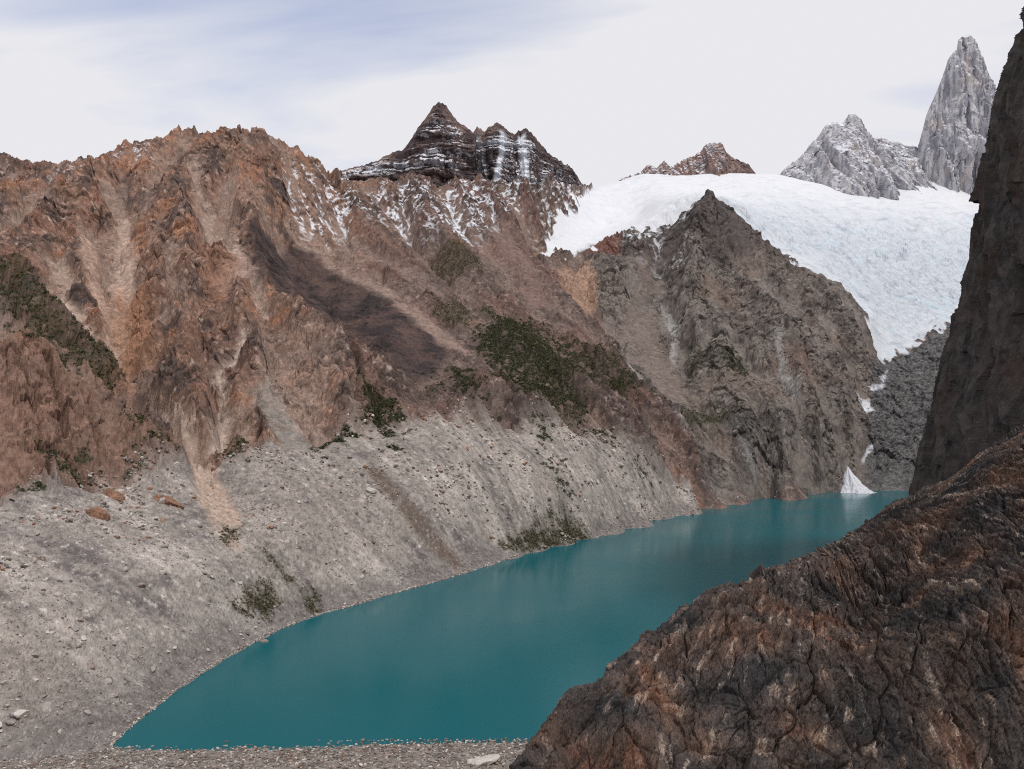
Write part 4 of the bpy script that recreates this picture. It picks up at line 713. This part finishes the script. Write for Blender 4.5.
# ------------------------------------------------------------------ shrubs (uncountable cover)
def shrubs(name, mask, n, size, mat, label, dens=1.0):
    pr = (mask * (H2 > 1)).ravel().astype(np.float64); area = (DG ** 2).ravel(); pr = pr ** 1.2; cs_ = np.cumsum(pr); pick = np.searchsorted(cs_, rb.random(n) * cs_[-1]); i, j = np.divmod(pick, ND)
    i = np.clip(i, 1, NU - 2); j = np.clip(j, 1, ND - 2); x = X[i, j] + rb.normal(0, .5, n) * Y[i, j] / FOC; y = Y[i, j] + rb.normal(0, .6, n) * Y[i, j] / FOC; z = H2[i, j]; s = size * (.5 + rb.random(n)) * (Y[i, j] / 1000) ** .35
    m = 9; tr = 10
    c = rb.normal(size=(n, tr, 3)); c /= np.linalg.norm(c, axis=2, keepdims=True); c *= rb.uniform(.45, 1, (n, tr, 1)); c[..., 2] = np.abs(c[..., 2]) * .8
    ctr = np.stack([x, y, z], 1)[:, None] + c * s[:, None, None]; q = rb.normal(size=(n, tr, 3, 3)) * (s * .33)[:, None, None, None]
    V = (ctr[:, :, None] + q).reshape(-1, 3); Q = np.arange(len(V)).reshape(-1, 3)
    return tag(mesh_obj(name, V, Q, mat), label, None, None, 'stuff')
shrubs('dark_shrubs', VEG, 52000, 1.5, leaf_mat('dark_foliage', (.020, .032, .013), (.070, .078, .030)), 'dark green southern beech thickets clinging to the slopes above the moraine')
shrubs('olive_shrubs', OLV, 22000, 1.15, leaf_mat('olive_foliage', (.055, .055, .026), (.125, .105, .055)), 'olive brown low shrubs in patches on the moraine')
# ------------------------------------------------------------------ sky, sun, camera
sc_ = bpy.context.scene; w = bpy.data.worlds.new('World'); sc_.world = w; w.use_nodes = True; N = w.node_tree.nodes; Lw = w.node_tree.links; bg = N['Background']
SEL, SROT = math.radians(55), math.radians(139)
sky = N.new('ShaderNodeTexSky'); sky.sky_type = 'NISHITA'; sky.sun_disc = False; sky.sun_elevation = SEL; sky.sun_rotation = SROT; sky.altitude = 1300
tc = N.new('ShaderNodeTexCoord'); sx_ = N.new('ShaderNodeSeparateXYZ'); Lw.new(tc.outputs['Generated'], sx_.inputs[0])
# project the direction on a high cloud deck: (x, y) / (z + .15)
ad = N.new('ShaderNodeMath'); ad.operation = 'ADD'; ad.inputs[1].default_value = .18; mx = N.new('ShaderNodeMath'); mx.operation = 'MAXIMUM'; mx.inputs[1].default_value = 0; Lw.new(sx_.outputs['Z'], mx.inputs[0]); Lw.new(mx.outputs[0], ad.inputs[0])
dv = N.new('ShaderNodeVectorMath'); dv.operation = 'DIVIDE'; cb = N.new('ShaderNodeCombineXYZ'); Lw.new(ad.outputs[0], cb.inputs[0]); Lw.new(ad.outputs[0], cb.inputs[1]); cb.inputs[2].default_value = 1; Lw.new(tc.outputs['Generated'], dv.inputs[0]); Lw.new(cb.outputs[0], dv.inputs[1])
mp = N.new('ShaderNodeMapping'); mp.inputs['Rotation'].default_value = (0, 0, .5); mp.inputs['Scale'].default_value = (.55, 1.5, 0); mp.inputs['Location'].default_value = (1.3, .4, 0); Lw.new(dv.outputs[0], mp.inputs[0])
cn_ = N.new('ShaderNodeTexNoise'); cn_.inputs['Scale'].default_value = 1.1; cn_.inputs['Detail'].default_value = 7; cn_.inputs['Roughness'].default_value = .5; cn_.inputs['Distortion'].default_value = .35; Lw.new(mp.outputs[0], cn_.inputs['Vector'])
cr_ = N.new('ShaderNodeValToRGB'); cr_.color_ramp.elements[0].position = .34; cr_.color_ramp.elements[1].position = .54; cr_.color_ramp.elements[0].color = (.3, .3, .3, 1); cr_.color_ramp.elements[1].color = (1, 1, 1, 1); dt = N.new('ShaderNodeVectorMath'); dt.operation = 'DISTANCE'; gm = N.new('ShaderNodeMapping'); gm.inputs['Rotation'].default_value = (0, .12, 0); gm.inputs['Scale'].default_value = (.42, 1, 1.6); Lw.new(tc.outputs['Generated'], gm.inputs[0]); dt.inputs[1].default_value = (.012, .895, .675); Lw.new(gm.outputs[0], dt.inputs[0])
gr = N.new('ShaderNodeMapRange'); gr.inputs['From Min'].default_value = .02; gr.inputs['From Max'].default_value = .19; gr.inputs['To Min'].default_value = -.12; gr.inputs['To Max'].default_value = .07; Lw.new(dt.outputs['Value'], gr.inputs[0])
sm_ = N.new('ShaderNodeMath'); sm_.operation = 'ADD'; Lw.new(cn_.outputs['Fac'], sm_.inputs[0]); Lw.new(gr.outputs[0], sm_.inputs[1]); Lw.new(sm_.outputs[0], cr_.inputs[0])
CL = 8.5
mixw = N.new('ShaderNodeMix'); mixw.data_type = 'RGBA'; Lw.new(cr_.outputs[0], mixw.inputs[0]); bl = N.new('ShaderNodeVectorMath'); bl.operation = 'MULTIPLY'; bl.inputs[1].default_value = (1.3, 1.45, 1.75); Lw.new(sky.outputs[0], bl.inputs[0]); Lw.new(bl.outputs[0], mixw.inputs[6]); mixw.inputs[7].default_value = (CL * .955, CL * .955, CL * 1.0, 1)
Lw.new(mixw.outputs[2], bg.inputs['Color']); bg.inputs['Strength'].default_value = .1
sun = bpy.data.lights.new('sun', 'SUN'); sun.energy = 1.8; sun.angle = math.radians(8); sun.color = (1, .965, .92); so = link(bpy.data.objects.new('sun', sun))
# direction towards the sun (matches the sky texture: rotation measured from +Y towards +X)
from mathutils import Vector
sd = Vector((math.sin(SROT) * math.cos(SEL), math.cos(SROT) * math.cos(SEL), math.sin(SEL))); so.rotation_euler = sd.to_track_quat('Z', 'Y').to_euler()
cam = bpy.data.cameras.new('camera'); co = link(bpy.data.objects.new('camera', cam)); co.location = (0, 0, CZ); co.rotation_euler = (math.pi / 2, 0, 0)
cam.sensor_width = 36; cam.lens = 36 * FOC / 1024; cam.shift_y = (V0 - 384.5) / 1024; cam.clip_start = .5; cam.clip_end = 20000; sc_.camera = co
sc_.view_settings.view_transform = 'Standard'; sc_.view_settings.look = 'None'; sc_.view_settings.exposure = 0; sc_.view_settings.gamma = 1
sc_.render.engine = 'CYCLES'; sc_.cycles.use_denoising = False; sc_.cycles.pixel_filter_type = 'BLACKMAN_HARRIS'; sc_.cycles.filter_width = 1.05; sc_.cycles.max_bounces = 4; sc_.cycles.diffuse_bounces = 2; sc_.cycles.glossy_bounces = 2; sc_.cycles.use_adaptive_sampling = False
